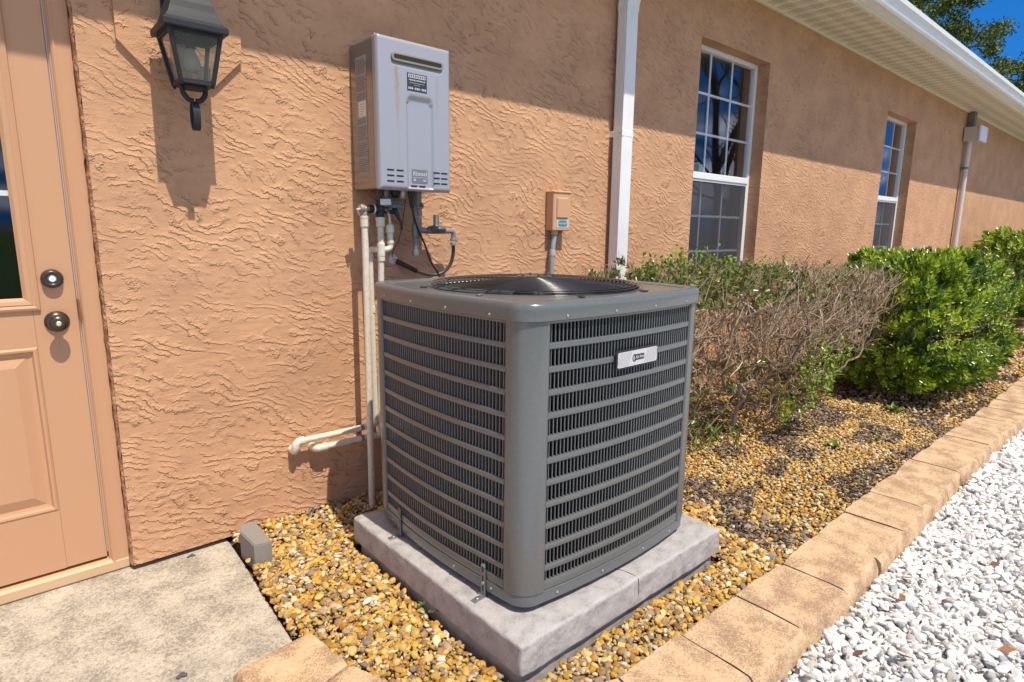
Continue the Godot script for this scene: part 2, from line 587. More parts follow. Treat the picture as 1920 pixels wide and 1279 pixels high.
# ---------------------------------------------------------------- house
func house() -> void:
	var H := thing("house", Vector3(5, 0, -4), "single storey house with peach stucco walls and white eaves", "house")
	var openings := [[-0.72, 0.302, 0.0, 2.30], [3.916, 4.918, 0.84, 2.63], [7.66, 8.66, 0.84, 2.63]]
	var X0 := -6.0
	var X1 := 16.22
	var Y1 := 3.03
	var T := 0.22
	var b := MB.new()
	var xs := [X0, X1]
	var ys := [0.022, Y1]
	for o in openings:
		xs.append(o[0]); xs.append(o[1]); ys.append(o[2]); ys.append(o[3])
	xs.sort(); ys.sort()
	for i in xs.size() - 1:
		for j in ys.size() - 1:
			if ys[j + 1] - ys[j] < 0.001 or ys[j] < 0.02 or xs[i + 1] - xs[i] < 0.001:
				continue
			var mx: float = (xs[i] + xs[i + 1]) / 2
			var my: float = (ys[j] + ys[j + 1]) / 2
			var open := false
			for o in openings:
				if mx > o[0] and mx < o[1] and my > o[2] and my < o[3]:
					open = true
			if not open:
				b.quad(Vector3(xs[i], ys[j], 0), Vector3(xs[i + 1], ys[j], 0), Vector3(xs[i + 1], ys[j + 1], 0), Vector3(xs[i], ys[j + 1], 0))
				b.quad(Vector3(xs[i + 1], ys[j], -T), Vector3(xs[i], ys[j], -T), Vector3(xs[i], ys[j + 1], -T), Vector3(xs[i + 1], ys[j + 1], -T))
	for k in openings.size():
		var o = openings[k]
		var y0 := maxf(o[2], 0.022)
		if k > 0:
			b.quad(Vector3(o[1], y0, 0), Vector3(o[1], y0, -T), Vector3(o[1], o[3], -T), Vector3(o[1], o[3], 0))
			b.quad(Vector3(o[0], o[2], 0), Vector3(o[1], o[2], 0), Vector3(o[1], o[2], -T), Vector3(o[0], o[2], -T))
		b.quad(Vector3(o[0], y0, -T), Vector3(o[0], y0, 0), Vector3(o[0], o[3], 0), Vector3(o[0], o[3], -T))
		b.quad(Vector3(o[0], o[3], 0), Vector3(o[0], o[3], -T), Vector3(o[1], o[3], -T), Vector3(o[1], o[3], 0))
	# underside of the plaster
	b.quad(Vector3(0.302, 0.022, -T), Vector3(X1, 0.022, -T), Vector3(X1, 0.022, 0), Vector3(0.302, 0.022, 0))
	# other sides
	b.box(Vector3(X1 - 0.11, 1.5, -4.11), Vector3(0.22, 3.06, 7.78))
	b.box(Vector3(X0 + 0.11, 1.5, -4.11), Vector3(0.22, 3.06, 7.78))
	b.box(Vector3((X0 + X1) / 2, 1.5, -8.12), Vector3(X1 - X0, 3.06, 0.22))
	put(b, "wall", M.stucco, H)
	# raw plaster edge beside the door
	b = MB.new()
	var rows := []
	for j in 90:
		var y := 0.022 + 2.28 * j / 89.0
		var row := PackedVector3Array()
		for i in 5:
			var z := -0.055 + 0.0555 * i / 4.0
			row.append(Vector3(0.302 - 0.004 * sin(j * 1.7 + i) * rng.randf() - (0.003 + rng.randf() * 0.005 if i < 4 else 0.0), y, z))
		rows.append(row)
	b.grid(rows)
	put(b, "plaster_edge", M.raw_stucco, H)
	# footing
	b = MB.new()
	b.box(Vector3((X0 + X1) / 2, -0.08, -0.17), Vector3(X1 - X0, 0.20, 0.08))
	put(b, "footing", M.slab, H)
	# stucco plate behind the lantern
	b = MB.new()
	var oc := PackedVector2Array([Vector2(0.414, -2.24), Vector2(0.414, -1.905), Vector2(0.518, -1.795), Vector2(0.71, -1.795), Vector2(0.815, -1.905), Vector2(0.815, -2.24), Vector2(0.71, -2.35), Vector2(0.518, -2.35)])
	b.prism(oc, 0.0, 0.017, Transform3D(Basis(Vector3(1, 0, 0), Vector3(0, 0, 1), Vector3(0, -1, 0)), Vector3.ZERO))
	put(b, "lantern_plate", M.stucco, H)
	# inside rooms
	b = MB.new()
	b.box(Vector3(5.1, 0.02, -4.1), Vector3(21.7, 0.04, 7.7))
	b.box(Vector3(5.1, 2.75, -4.1), Vector3(21.7, 0.04, 7.7))
	b.box(Vector3(5.1, 1.4, -2.6), Vector3(21.7, 2.6, 0.06))
	put(b, "interior_lining", M.inner, H)
	# roof
	b = MB.new()
	var pr := PackedVector2Array([Vector2(0.52, 3.19), Vector2(0.52, 3.15), Vector2(0.05, 3.15), Vector2(-4.1, 4.45), Vector2(-8.2, 3.15), Vector2(-8.75, 3.15), Vector2(-8.75, 3.19), Vector2(-4.1, 4.62)])
	b.prism(pr, X0 - 0.5, X1 + 0.5, Transform3D(Basis(Vector3(0, 0, 1), Vector3(1, 0, 0), Vector3(0, 1, 0)), Vector3.ZERO))
	put(b, "roof", mat(0.10, 0.09, 0.08, 0.9), H)
	for sx in [X0 - 0.02, X1 + 0.02]:
		b = MB.new()
		b.prism(PackedVector2Array([Vector2(0.0, 3.03), Vector2(-8.2, 3.03), Vector2(-8.2, 3.14), Vector2(-4.1, 4.44), Vector2(0.0, 3.14)]), sx - 0.05, sx + 0.05, Transform3D(Basis(Vector3(0, 0, 1), Vector3(1, 0, 0), Vector3(0, 1, 0)), Vector3.ZERO))
		put(b, "gable", M.stucco, H)
	# soffit boards with V grooves
	var sf := MB.new()
	var pw := 0.305
	var nr := 6
	for k in nr:
		var x0 := k * pw / nr
		var x1 := (k + 1) * pw / nr
		var g := 0.007
		sf.quad(Vector3(x0 + g, 0, 0), Vector3(x1 - g, 0, 0), Vector3(x1 - g, 0, 0.465), Vector3(x0 + g, 0, 0.465))
		sf.quad(Vector3(x1 - g, 0, 0), Vector3(x1, 0.012, 0), Vector3(x1, 0.012, 0.465), Vector3(x1 - g, 0, 0.465))
		sf.quad(Vector3(x0, 0.012, 0), Vector3(x0 + g, 0, 0), Vector3(x0 + g, 0, 0.465), Vector3(x0, 0.012, 0.465))
	sf.box(Vector3(pw / 2, 0.023, 0.2325), Vector3(pw - 0.001, 0.018, 0.465))
	var sfm := sf.mesh()
	var holes := perforated()
	var nx := int((X1 + 0.4 - (X0 - 0.4)) / pw)
	for k in nx:
		var o := MeshInstance3D.new()
		o.mesh = sfm
		o.material_override = holes
		o.name = "soffit_panel"
		H.add_child(o, true)
		o.position = Vector3(X0 - 0.4 + k * pw, 3.03, 0.008) - H.position
	b = MB.new()
	b.box(Vector3(5.1, 3.022, 0.012), Vector3(22.8, 0.016, 0.02))
	put(b, "soffit_trim", M.soffit, H)
	# fascia and gutter
	b = MB.new()
	b.box(Vector3(5.1, 3.09, 0.487), Vector3(23.0, 0.15, 0.02))
	put(b, "fascia", M.soffit, H)
	b = MB.new()
	var pf := [Vector2(0.498, 3.16), Vector2(0.498, 3.045), Vector2(0.575, 3.045), Vector2(0.585, 3.062), Vector2(0.600, 3.105), Vector2(0.618, 3.13), Vector2(0.622, 3.165), Vector2(0.612, 3.165), Vector2(0.610, 3.14), Vector2(0.592, 3.11), Vector2(0.577, 3.066), Vector2(0.57, 3.053), Vector2(0.506, 3.053), Vector2(0.506, 3.16)]
	b.prism(PackedVector2Array(pf), -6.4, 16.6, Transform3D(Basis(Vector3(0, 0, 1), Vector3(1, 0, 0), Vector3(0, 1, 0)), Vector3.ZERO))
	put(b, "gutter", M.white, H)
	for k in 2:
		window(H, openings[k + 1], k)
	door(H)

func perforated() -> StandardMaterial3D:
	var im := Image.create(96, 96, false, Image.FORMAT_RGB8)
	im.fill(lin(0.80, 0.74, 0.60).linear_to_srgb())
	for y in 12:
		for x in 12:
			if x > 0 and x < 7:
				im.fill_rect(Rect2i(x * 8 + 2, y * 8 + 2, 4, 4), lin(0.10, 0.09, 0.07).linear_to_srgb())
	var m := mat(1, 1, 1, 0.55)
	m.albedo_texture = ImageTexture.create_from_image(im)
	tripl(m, 1.0 / 0.1525)
	return m

func window(H: Node3D, o: Array, idx: int) -> void:
	var W := group_part("window", H, Vector3((o[0] + o[1]) / 2, o[2], -0.11))
	var z := -0.125
	var x0: float = o[0]
	var x1: float = o[1]
	var y0: float = o[2]
	var y1: float = o[3]
	var b := MB.new()
	var fw := 0.032
	b.box(Vector3(x0 + fw / 2, (y0 + y1) / 2, z), Vector3(fw, y1 - y0, 0.05), Basis(), 0.003)
	b.box(Vector3(x1 - fw / 2, (y0 + y1) / 2, z), Vector3(fw, y1 - y0, 0.05), Basis(), 0.003)
	b.box(Vector3((x0 + x1) / 2, y1 - fw / 2, z), Vector3(x1 - x0 - 2 * fw, fw, 0.05), Basis(), 0.003)
	b.box(Vector3((x0 + x1) / 2, y0 + fw / 2, z), Vector3(x1 - x0 - 2 * fw, fw, 0.05), Basis(), 0.003)
	put(b, "frame", M.vinyl, W)
	b = MB.new()
	var my := 1.715
	b.box(Vector3((x0 + x1) / 2, my, z + 0.008), Vector3(x1 - x0 - 2 * fw - 0.002, 0.05, 0.05), Basis(), 0.004)
	put(b, "meeting_rail", M.vinyl, W)
	b = MB.new()
	b.box(Vector3(x0 + 0.5 * (x1 - x0), y0 + 0.012, -0.05), Vector3(x1 - x0 - 0.002, 0.022, 0.10), Basis(), 0.004)
	put(b, "sill", M.stucco, W)
	var gx0 := x0 + fw
	var gx1 := x1 - fw
	for s in 2:
		var ya := y0 + fw if s == 0 else my + 0.025
		var yb := my - 0.025 if s == 0 else y1 - fw
		var zz := z - 0.012 if s == 0 else z + 0.002
		b = MB.new()
		b.quad(Vector3(gx0, ya, zz), Vector3(gx1, ya, zz), Vector3(gx1, yb, zz), Vector3(gx0, yb, zz))
		put(b, "pane", M.glass, W)
		b = MB.new()
		b.quad(Vector3(gx0, ya, zz - 0.017), Vector3(gx1, ya, zz - 0.017), Vector3(gx1, yb, zz - 0.017), Vector3(gx0, yb, zz - 0.017))
		put(b, "inner_pane", M.glass, W)
		# grid between the panes
		for k in [1, 2]:
			b = MB.new()
			var xx := lerpf(gx0, gx1, k / 3.0)
			b.box(Vector3(xx, (ya + yb) / 2, zz - 0.008), Vector3(0.017, yb - ya, 0.008))
			put(b, "muntin", M.vinyl, W)
			b = MB.new()
			var yy := lerpf(ya, yb, k / 3.0)
			b.box(Vector3((gx0 + gx1) / 2, yy, zz - 0.0083), Vector3(gx1 - gx0, 0.017, 0.0074))
			put(b, "muntin", M.vinyl, W)
		if s == 0:
			b = MB.new()
			b.quad(Vector3(gx0, ya, z + 0.021), Vector3(gx1, ya, z + 0.021), Vector3(gx1, yb, z + 0.021), Vector3(gx0, yb, z + 0.021))
			put(b, "insect_screen", M.screen, W)
			b = MB.new()
			for q in [[gx0 + 0.008, (ya + yb) / 2, 0.014, yb - ya], [gx1 - 0.008, (ya + yb) / 2, 0.014, yb - ya]]:
				b.box(Vector3(q[0], q[1], z + 0.0215), Vector3(q[2], q[3], 0.007))
			b.box(Vector3((gx0 + gx1) / 2, yb - 0.008, z + 0.0215), Vector3(gx1 - gx0 - 0.03, 0.014, 0.007))
			put(b, "screen_frame", M.vinyl, W)
	# pale blind inside, part way over
	b = MB.new()
	b.box(Vector3(x0 + 0.5, 1.7, -0.42), Vector3(1.0, 1.85, 0.01))
	if idx == 1:
		put(b, "blind", M.curtain, W)
	if idx == 0:
		b = MB.new()
		b.box(Vector3(4.20, 1.775, z + 0.0035), Vector3(0.055, 0.055, 0.001))
		put(b, "alarm_sticker", mat(0.25, 0.42, 0.42, 0.5), W)

func door(H: Node3D) -> void:
	var D := group_part("door", H, Vector3(-0.22, 0.06, -0.07))
	var zd := -0.068     # face of the door
	var xr := 0.229
	var xl := -0.66
	# frame (brick mould)
	var b := MB.new()
	b.box(Vector3(0.268, 1.17, -0.085), Vector3(0.058, 2.26, 0.08), Basis(), 0.004)
	b.box(Vector3(0.2405, 1.17, -0.10), Vector3(0.014, 2.26, 0.08), Basis(), 0.002)
	b.box(Vector3(0.247, 1.17, -0.0445), Vector3(0.006, 2.26, 0.006))
	b.box(Vector3(-0.695, 1.17, -0.085), Vector3(0.05, 2.26, 0.08), Basis(), 0.004)
	b.box(Vector3(-0.21, 2.27, -0.085), Vector3(0.9, 0.05, 0.08), Basis(), 0.004)
	put(b, "door_frame", M.door, H)
	b = MB.new()
	b.box(Vector3(-0.21, 0.024, -0.08), Vector3(1.02, 0.048, 0.075), Basis(), 0.008)
	put(b, "threshold", M.threshold, H)
	b = MB.new()
	b.box(Vector3(0.2318, 1.1, -0.083), Vector3(0.003, 2.05, 0.02))
	put(b, "weather_strip", M.alu, D)
	# leaf built of stiles and rails round the glass and the lower panel
	var gx := 0.055       # right edge of glass opening
	b = MB.new()
	var th := 0.044
	var zc := zd - th / 2
	b.box(Vector3((0.105 + xr) / 2, 1.1325, zc), Vector3(xr - 0.105, 2.145, th), Basis(), 0.002)
	b.box(Vector3((xl - 0.53) / 2, 1.1325, zc), Vector3(0.13, 2.145, th), Basis(), 0.002)
	b.box(Vector3(-0.2125, 0.1725, zc), Vector3(0.635, 0.225, th))
	b.box(Vector3(-0.2125, 0.955, zc), Vector3(0.635, 0.15, th))
	b.box(Vector3(-0.2125, 2.155, zc), Vector3(0.635, 0.10, th))
	put(b, "leaf_frame", M.door, D)
	# raised lower panel
	b = MB.new()
	var px0 := -0.53
	var px1 := 0.105
	var py0 := 0.285
	var py1 := 0.88
	var prof := [[0.0, 0.0], [0.006, 0.004], [0.013, 0.003], [0.018, -0.008], [0.03, -0.011], [0.065, 0.0], [0.068, 0.0]]
	for k in prof.size() - 1:
		var a: float = prof[k][0]
		var za: float = zd + prof[k][1]
		var a2: float = prof[k + 1][0]
		var zb: float = zd + prof[k + 1][1]
		var p := [Vector3(px0 + a, py0 + a, za), Vector3(px1 - a, py0 + a, za), Vector3(px1 - a, py1 - a, za), Vector3(px0 + a, py1 - a, za)]
		var q := [Vector3(px0 + a2, py0 + a2, zb), Vector3(px1 - a2, py0 + a2, zb), Vector3(px1 - a2, py1 - a2, zb), Vector3(px0 + a2, py1 - a2, zb)]
		for j in 4:
			b.quad(p[j], p[(j + 1) % 4], q[(j + 1) % 4], q[j])
	b.quad(Vector3(px0 + 0.068, py0 + 0.068, zd), Vector3(px1 - 0.068, py0 + 0.068, zd), Vector3(px1 - 0.068, py1 - 0.068, zd), Vector3(px0 + 0.068, py1 - 0.068, zd))
	put(b, "panel", M.door, D)
	# glazing bead
	b = MB.new()
	px1 = 0.128
	px0 = -0.55
	py0 = 1.005
	py1 = 2.12
	prof = [[0.0, 0.0], [0.002, 0.009], [0.010, 0.012], [0.018, 0.008], [0.022, 0.010], [0.034, 0.007], [0.044, -0.004]]
	for k in prof.size() - 1:
		var a: float = prof[k][0]
		var za: float = zd + prof[k][1] + 0.0005
		var a2: float = prof[k + 1][0]
		var zb: float = zd + prof[k + 1][1] + 0.0005
		var p := [Vector3(px0 + a, py0 + a, za), Vector3(px1 - a, py0 + a, za), Vector3(px1 - a, py1 - a, za), Vector3(px0 + a, py1 - a, za)]
		var q := [Vector3(px0 + a2, py0 + a2, zb), Vector3(px1 - a2, py0 + a2, zb), Vector3(px1 - a2, py1 - a2, zb), Vector3(px0 + a2, py1 - a2, zb)]
		for j in 4:
			b.quad(p[j], p[(j + 1) % 4], q[(j + 1) % 4], q[j])
	put(b, "glazing_bead", M.door, D)
	b = MB.new()
	b.quad(Vector3(-0.51, 1.045, zd - 0.006), Vector3(0.086, 1.045, zd - 0.006), Vector3(0.086, 2.08, zd - 0.006), Vector3(-0.51, 2.08, zd - 0.006))
	put(b, "glass", M.glass, D)
	b = MB.new()
	b.quad(Vector3(-0.51, 1.045, zd - 0.024), Vector3(0.086, 1.045, zd - 0.024), Vector3(0.086, 2.08, zd - 0.024), Vector3(-0.51, 2.08, zd - 0.024))
	put(b, "inner_glass", M.glass, D)
	for yy in [1.39, 1.735]:
		b = MB.new()
		b.box(Vector3(-0.21, yy, zd - 0.014), Vector3(0.6, 0.017, 0.008))
		put(b, "muntin", M.vinyl, D)
	for xx in [-0.31, -0.112]:
		b = MB.new()
		b.box(Vector3(xx, 1.56, zd - 0.0142), Vector3(0.017, 1.05, 0.0074))
		put(b, "muntin", M.vinyl, D)
	# deadbolt and knob
	var Z := Vector3(0, 0, 1)
	b = MB.new()
	var bp := Vector3(0.168, 1.111, zd)
	b.lathe(bp, [Vector2(0.031, 0), Vector2(0.032, 0.006), Vector2(0.030, 0.010), Vector2(0.029, 0.018), Vector2(0.026, 0.023), Vector2(0.021, 0.024), Vector2(0.0165, 0.021), Vector2(0.0165, 0.0205), Vector2(0.0, 0.0205)], Z, 32)
	var db := put(b, "deadbolt", M.bronze, D)
	b = MB.new()
	b.lathe(bp + Vector3(0, 0, 0.019), [Vector2(0.0125, 0), Vector2(0.0125, 0.0035), Vector2(0.0110, 0.0045), Vector2(0.0, 0.0045)], Z, 20)
	put(b, "keyhole", M.steel, D)
	b = MB.new()
	bp = Vector3(0.167, 0.964, zd)
	b.lathe(bp, [Vector2(0.035, 0), Vector2(0.036, 0.004), Vector2(0.033, 0.009), Vector2(0.030, 0.010), Vector2(0.029, 0.013), Vector2(0.022, 0.017), Vector2(0.013, 0.020), Vector2(0.012, 0.032), Vector2(0.017, 0.038), Vector2(0.026, 0.045), Vector2(0.029, 0.052), Vector2(0.0275, 0.060), Vector2(0.021, 0.066), Vector2(0.0185, 0.0665), Vector2(0.016, 0.069), Vector2(0.0105, 0.0695), Vector2(0.0, 0.0695)], Z, 36)
	put(b, "knob", M.bronze, D)
	b = MB.new()
	b.lathe(bp + Vector3(0, 0, 0.068), [Vector2(0.0085, 0), Vector2(0.0085, 0.0035), Vector2(0.0, 0.0035)], Z, 20)
	put(b, "keyhole", M.brass, D)
	b = MB.new()
	b.box(bp + Vector3(0, 0, 0.0716), Vector3(0.0018, 0.008, 0.0008))
	put(b, "key_slot", M.black, D)
	# chipped strike
	b = MB.new()
	b.box(Vector3(0.2333, 1.0, -0.060), Vector3(0.006, 0.075, 0.014), Basis(Vector3(0, 0, 1), 0.03))
	put(b, "strike_plate", M.rust, H)

# ---------------------------------------------------------------- paver edging
func border_path(t: float) -> Vector2:
	# t in metres along the centre line, starting at the walkway
	var pts := [Vector2(0.525, 0.845), Vector2(0.545, 1.02), Vector2(0.615, 1.24), Vector2(0.76, 1.46), Vector2(0.96, 1.62), Vector2(1.19, 1.695), Vector2(1.40, 1.71)]
	var cv: Curve2D = M.get("border")
	if cv == null:
		cv = Curve2D.new()
		for k in pts.size():
			var a: Vector2 = pts[maxi(k - 1, 0)]
			var b: Vector2 = pts[mini(k + 1, pts.size() - 1)]
			cv.add_point(pts[k], -(b - a) / 6.0, (b - a) / 6.0)
		M.border = cv
	var L := cv.get_baked_length()
	if t <= L:
		return cv.sample_baked(t, true)
	var x := 1.40 + t - L
	return Vector2(x, 1.71 + 0.010 * sin((x - 1.4) * 1.9) + 0.0035 * maxf(x - 5.0, 0.0))

func border_dist(x: float, z: float) -> float:
	# signed: negative inside (house side)
	if x > 1.5:
		return z - border_path(x - 1.40 + M.border.get_baked_length()).y
	var p := Vector2(x, z)
	var o: float = M.border.get_closest_offset(p)
	var a := border_path(o)
	var d := border_path(o + 0.02) - border_path(maxf(o - 0.02, 0))
	var s := d.cross(p - a)
	return a.distance_to(p) * (1.0 if s > 0 else -1.0)

func edging() -> void:
	border_path(0)
	var E := thing("paver_edging", Vector3(1.5, 0, 1.71), "low border of tan tumbled pavers between yellow and white gravel", "edging")
	var L: float = M.border.get_baked_length()
	# joints at x = 1.51, 1.84, 2.166 ... on the straight run
	var cuts := []
	var t := L + 1.515 - 1.40
	var first := []
	while t > 0.2:
		first.append(t)
		t -= 0.315
	first.append(0.0)
	first.reverse()
	cuts.append_array(first)
	t = L + 1.515 - 1.40
	while t < L + 13.0:
		t += 0.328
		cuts.append(t)
	var nz := noise(9.0, 3, 71)
	for k in cuts.size() - 1:
		var t0: float = cuts[k] + 0.0035
		var t1: float = cuts[k + 1] - 0.0035
		var far: bool = t0 > L + 5.0
		var na := 6 if far else 14
		var mid := border_path((t0 + t1) / 2)
		var skew := rng.randf_range(-0.010, 0.010)
		var lift := 0.05 + rng.randf_range(-0.003, 0.003)
		var tilt := rng.randf_range(-0.012, 0.012)
		var rows := []
		# cross section from inner bottom over the top to outer rough side
		var half := 0.118 + rng.randf_range(-0.004, 0.004)
		var sec := [[-half - 0.003, -0.09], [-half, -0.02], [-half, -0.006], [-half + 0.004, 0.0], [-half * 0.5, 0.0], [0.0, 0.0], [half * 0.5, 0.0], [half - 0.008, -0.002], [half + 0.004, -0.014], [half + 0.012, -0.05], [half + 0.016, -0.15]]
		for i in na + 1:
			var tt := lerpf(t0, t1, float(i) / na)
			var p := border_path(tt)
			var d := (border_path(tt + 0.01) - border_path(maxf(tt - 0.01, 0))).normalized()
			var nrm := Vector2(-d.y, d.x)      # towards the outside
			var ed := 0.0 if i > 0 and i < na else -0.003
			var row := PackedVector3Array()
			var bow := 0.010 * sin(PI * i / na)
			for j in sec.size():
				var o: float = sec[j][0]
				var y: float = lift + sec[j][1] + (ed if j > 2 and j < 9 else 0.0)
				var q := p + nrm * (o + skew * (float(i) / na - 0.5) * 2.0)
				if j >= 7:
					q += nrm * (nz.get_noise_3d(q.x * 3.0, y * 5.0, q.y * 3.0) * (0.011 if j < 10 else 0.02) + bow * 0.6)
					y += nz.get_noise_2d(q.x * 2.2, q.y * 2.2 + j) * 0.006
				elif j <= 3:
					q -= nrm * (bow * 0.5 + nz.get_noise_2d(q.x * 2.0 + 9, q.y * 2.0) * 0.006)
				elif j > 3:
					y += nz.get_noise_2d(q.x * 0.9 + 4.0, q.y * 0.9) * 0.004
				y += tilt * o
				row.append(Vector3(q.x, y, q.y))
			rows.append(row)
		var b := MB.new()
		for cut in [[0, 3], [3, 7], [7, 10]]:
			var part := []
			for row in rows:
				part.append(row.slice(cut[0], cut[1] + 1))
			b.grid(part)
		# ends
		for e in 2:
			var row: PackedVector3Array = rows[0] if e == 0 else rows[-1]
			var lo0 := Vector3(row[0].x, -0.1, row[0].z)
			for j in row.size() - 1:
				if e == 1:
					b.tri(lo0, row[j], row[j + 1])
				else:
					b.tri(lo0, row[j + 1], row[j])
		put(b, "paver", M.pavers[rng.randi() % 5], E)

# ---------------------------------------------------------------- pad, block
func rough_box(lo: Vector3, hi: Vector3, bev: float, cell: float, amp: float, sd: int) -> MB:
	# a cast block with slightly uneven faces and rounded edges
	var b := MB.new()
	var nz := noise(7.0, 3, sd)
	var faces := [[0, 1, 2, 1.0], [1, 2, 0, 1.0], [2, 0, 1, 1.0], [0, 1, 2, -1.0], [1, 2, 0, -1.0], [2, 0, 1, -1.0]]
	for f in faces:
		var ua: int = f[0]
		var va: int = f[1]
		var wa: int = f[2]
		var nu := maxi(4, int((hi[ua] - lo[ua]) / cell))
		var nv := maxi(4, int((hi[va] - lo[va]) / cell))
		var us := edge_steps(lo[ua], hi[ua], bev, nu)
		var vs := edge_steps(lo[va], hi[va], bev, nv)
		var rows := []
		for j in vs.size():
			var row := PackedVector3Array()
			for i in us.size():
				var p := Vector3.ZERO
				p[ua] = us[i]
				p[va] = vs[j]
				p[wa] = hi[wa] if f[3] > 0 else lo[wa]
				var cl := p.clamp(lo + Vector3.ONE * bev, hi - Vector3.ONE * bev)
				var d := (p - cl)
				if d.length() > 1e-6:
					p = cl + d.normalized() * bev
					p += d.normalized() * nz.get_noise_3dv(p * 2.0) * amp
				row.append(p)
			rows.append(row)
		b.grid(rows, false, f[3] < 0)
	return b

func edge_steps(a: float, c: float, bev: float, n: int) -> Array:
	var out := [a, a + bev * 0.25, a + bev * 0.55, a + bev]
	for k in n - 1:
		out.append(lerpf(a + bev, c - bev, (k + 1.0) / n))
	out.append_array([c - bev, c - bev * 0.55, c - bev * 0.25, c])
	return out

func pad_and_block() -> void:
	var P := thing("concrete_pad", Vector3(1.545, 0.03, 0.89), "grey cast concrete pad under the grey air conditioner", "pad")
	var b := rough_box(Vector3(1.012, 0.034, 0.378), Vector3(2.078, 0.14, 1.402), 0.012, 0.04, 0.004, 81)
	put(b, "slab", M.pad, P)
	b = rough_box(Vector3(1.03, -0.06, 0.40), Vector3(2.06, 0.036, 1.38), 0.01, 0.08, 0.006, 82)
	put(b, "footing", M.pad, P)
	# crack across the front right of the slab
	b = MB.new()
	var pts := [Vector3(1.47, 0.1412, 1.20), Vector3(1.485, 0.1412, 1.25), Vector3(1.50, 0.1412, 1.285), Vector3(1.535, 0.1412, 1.33), Vector3(1.545, 0.1408, 1.372), Vector3(1.548, 0.136, 1.3985), Vector3(1.547, 0.12, 1.4025), Vector3(1.551, 0.09, 1.4025), Vector3(1.548, 0.05, 1.4025)]
	b.tube(arc(pts, 5), 0.0013, 5)
	put(b, "crack", M.black, P)
	b = MB.new()
	var poly := PackedVector2Array([Vector2(0.652, 0.285), Vector2(0.645, 0.14), Vector2(0.662, 0.088), Vector2(0.716, 0.085), Vector2(0.722, 0.14), Vector2(0.716, 0.293), Vector2(0.690, 0.300)])
	var ip := Geometry2D.offset_polygon(poly, -0.004)[0]
	b.prism(poly, -0.01, 0.098)
	b.prism(ip, 0.09, 0.102)
	var o := put(b, "concrete_block", M.block, thing("concrete_block", Vector3(0.685, 0.0, 0.19), "small grey concrete block standing on end beside the walkway slab", "block"))
	o.name = "body"

# ---------------------------------------------------------------- condenser
const UC := Vector3(1.535, 0, 0.875)
const UH := 0.438
const UR := 0.070
const UB := 0.024
func face_o(k: int) -> Vector3:
	return [Vector3(0, 0, 1), Vector3(1, 0, 0), Vector3(0, 0, -1), Vector3(-1, 0, 0)][k]
func face_t(k: int) -> Vector3:
	return [Vector3(1, 0, 0), Vector3(0, 0, -1), Vector3(-1, 0, 0), Vector3(0, 0, 1)][k]
func fpt(k: int, s: float, off: float, y: float) -> Vector3:
	var L := UH - UR
	return UC + face_o(k) * (UH + UB * (1.0 - (s / L) * (s / L)) + off) + face_t(k) * s + Vector3(0, y, 0)
func corner(k: int, a: float, off: float, y: float) -> Vector3:
	var L := UH - UR
	return UC + (face_o(k) + face_t(k)) * L + (face_o(k) * cos(a) + face_t(k) * sin(a)) * (UR + off) + Vector3(0, y, 0)
func outline(off: float, y: float) -> PackedVector3Array:
	var out := PackedVector3Array()
	var L := UH - UR
	for k in 4:
		for j in 25:
			out.append(fpt(k, lerpf(-L, L, j / 24.0), off, y))
		for j in range(1, 12):
			out.append(corner(k, PI / 2 * j / 12.0, off, y))
	return out
func sweep(b: MB, prof: Array) -> void:
	var rows := []
	for p in prof:
		rows.append(outline(p[0], p[1]))
	b.grid(rows, true)

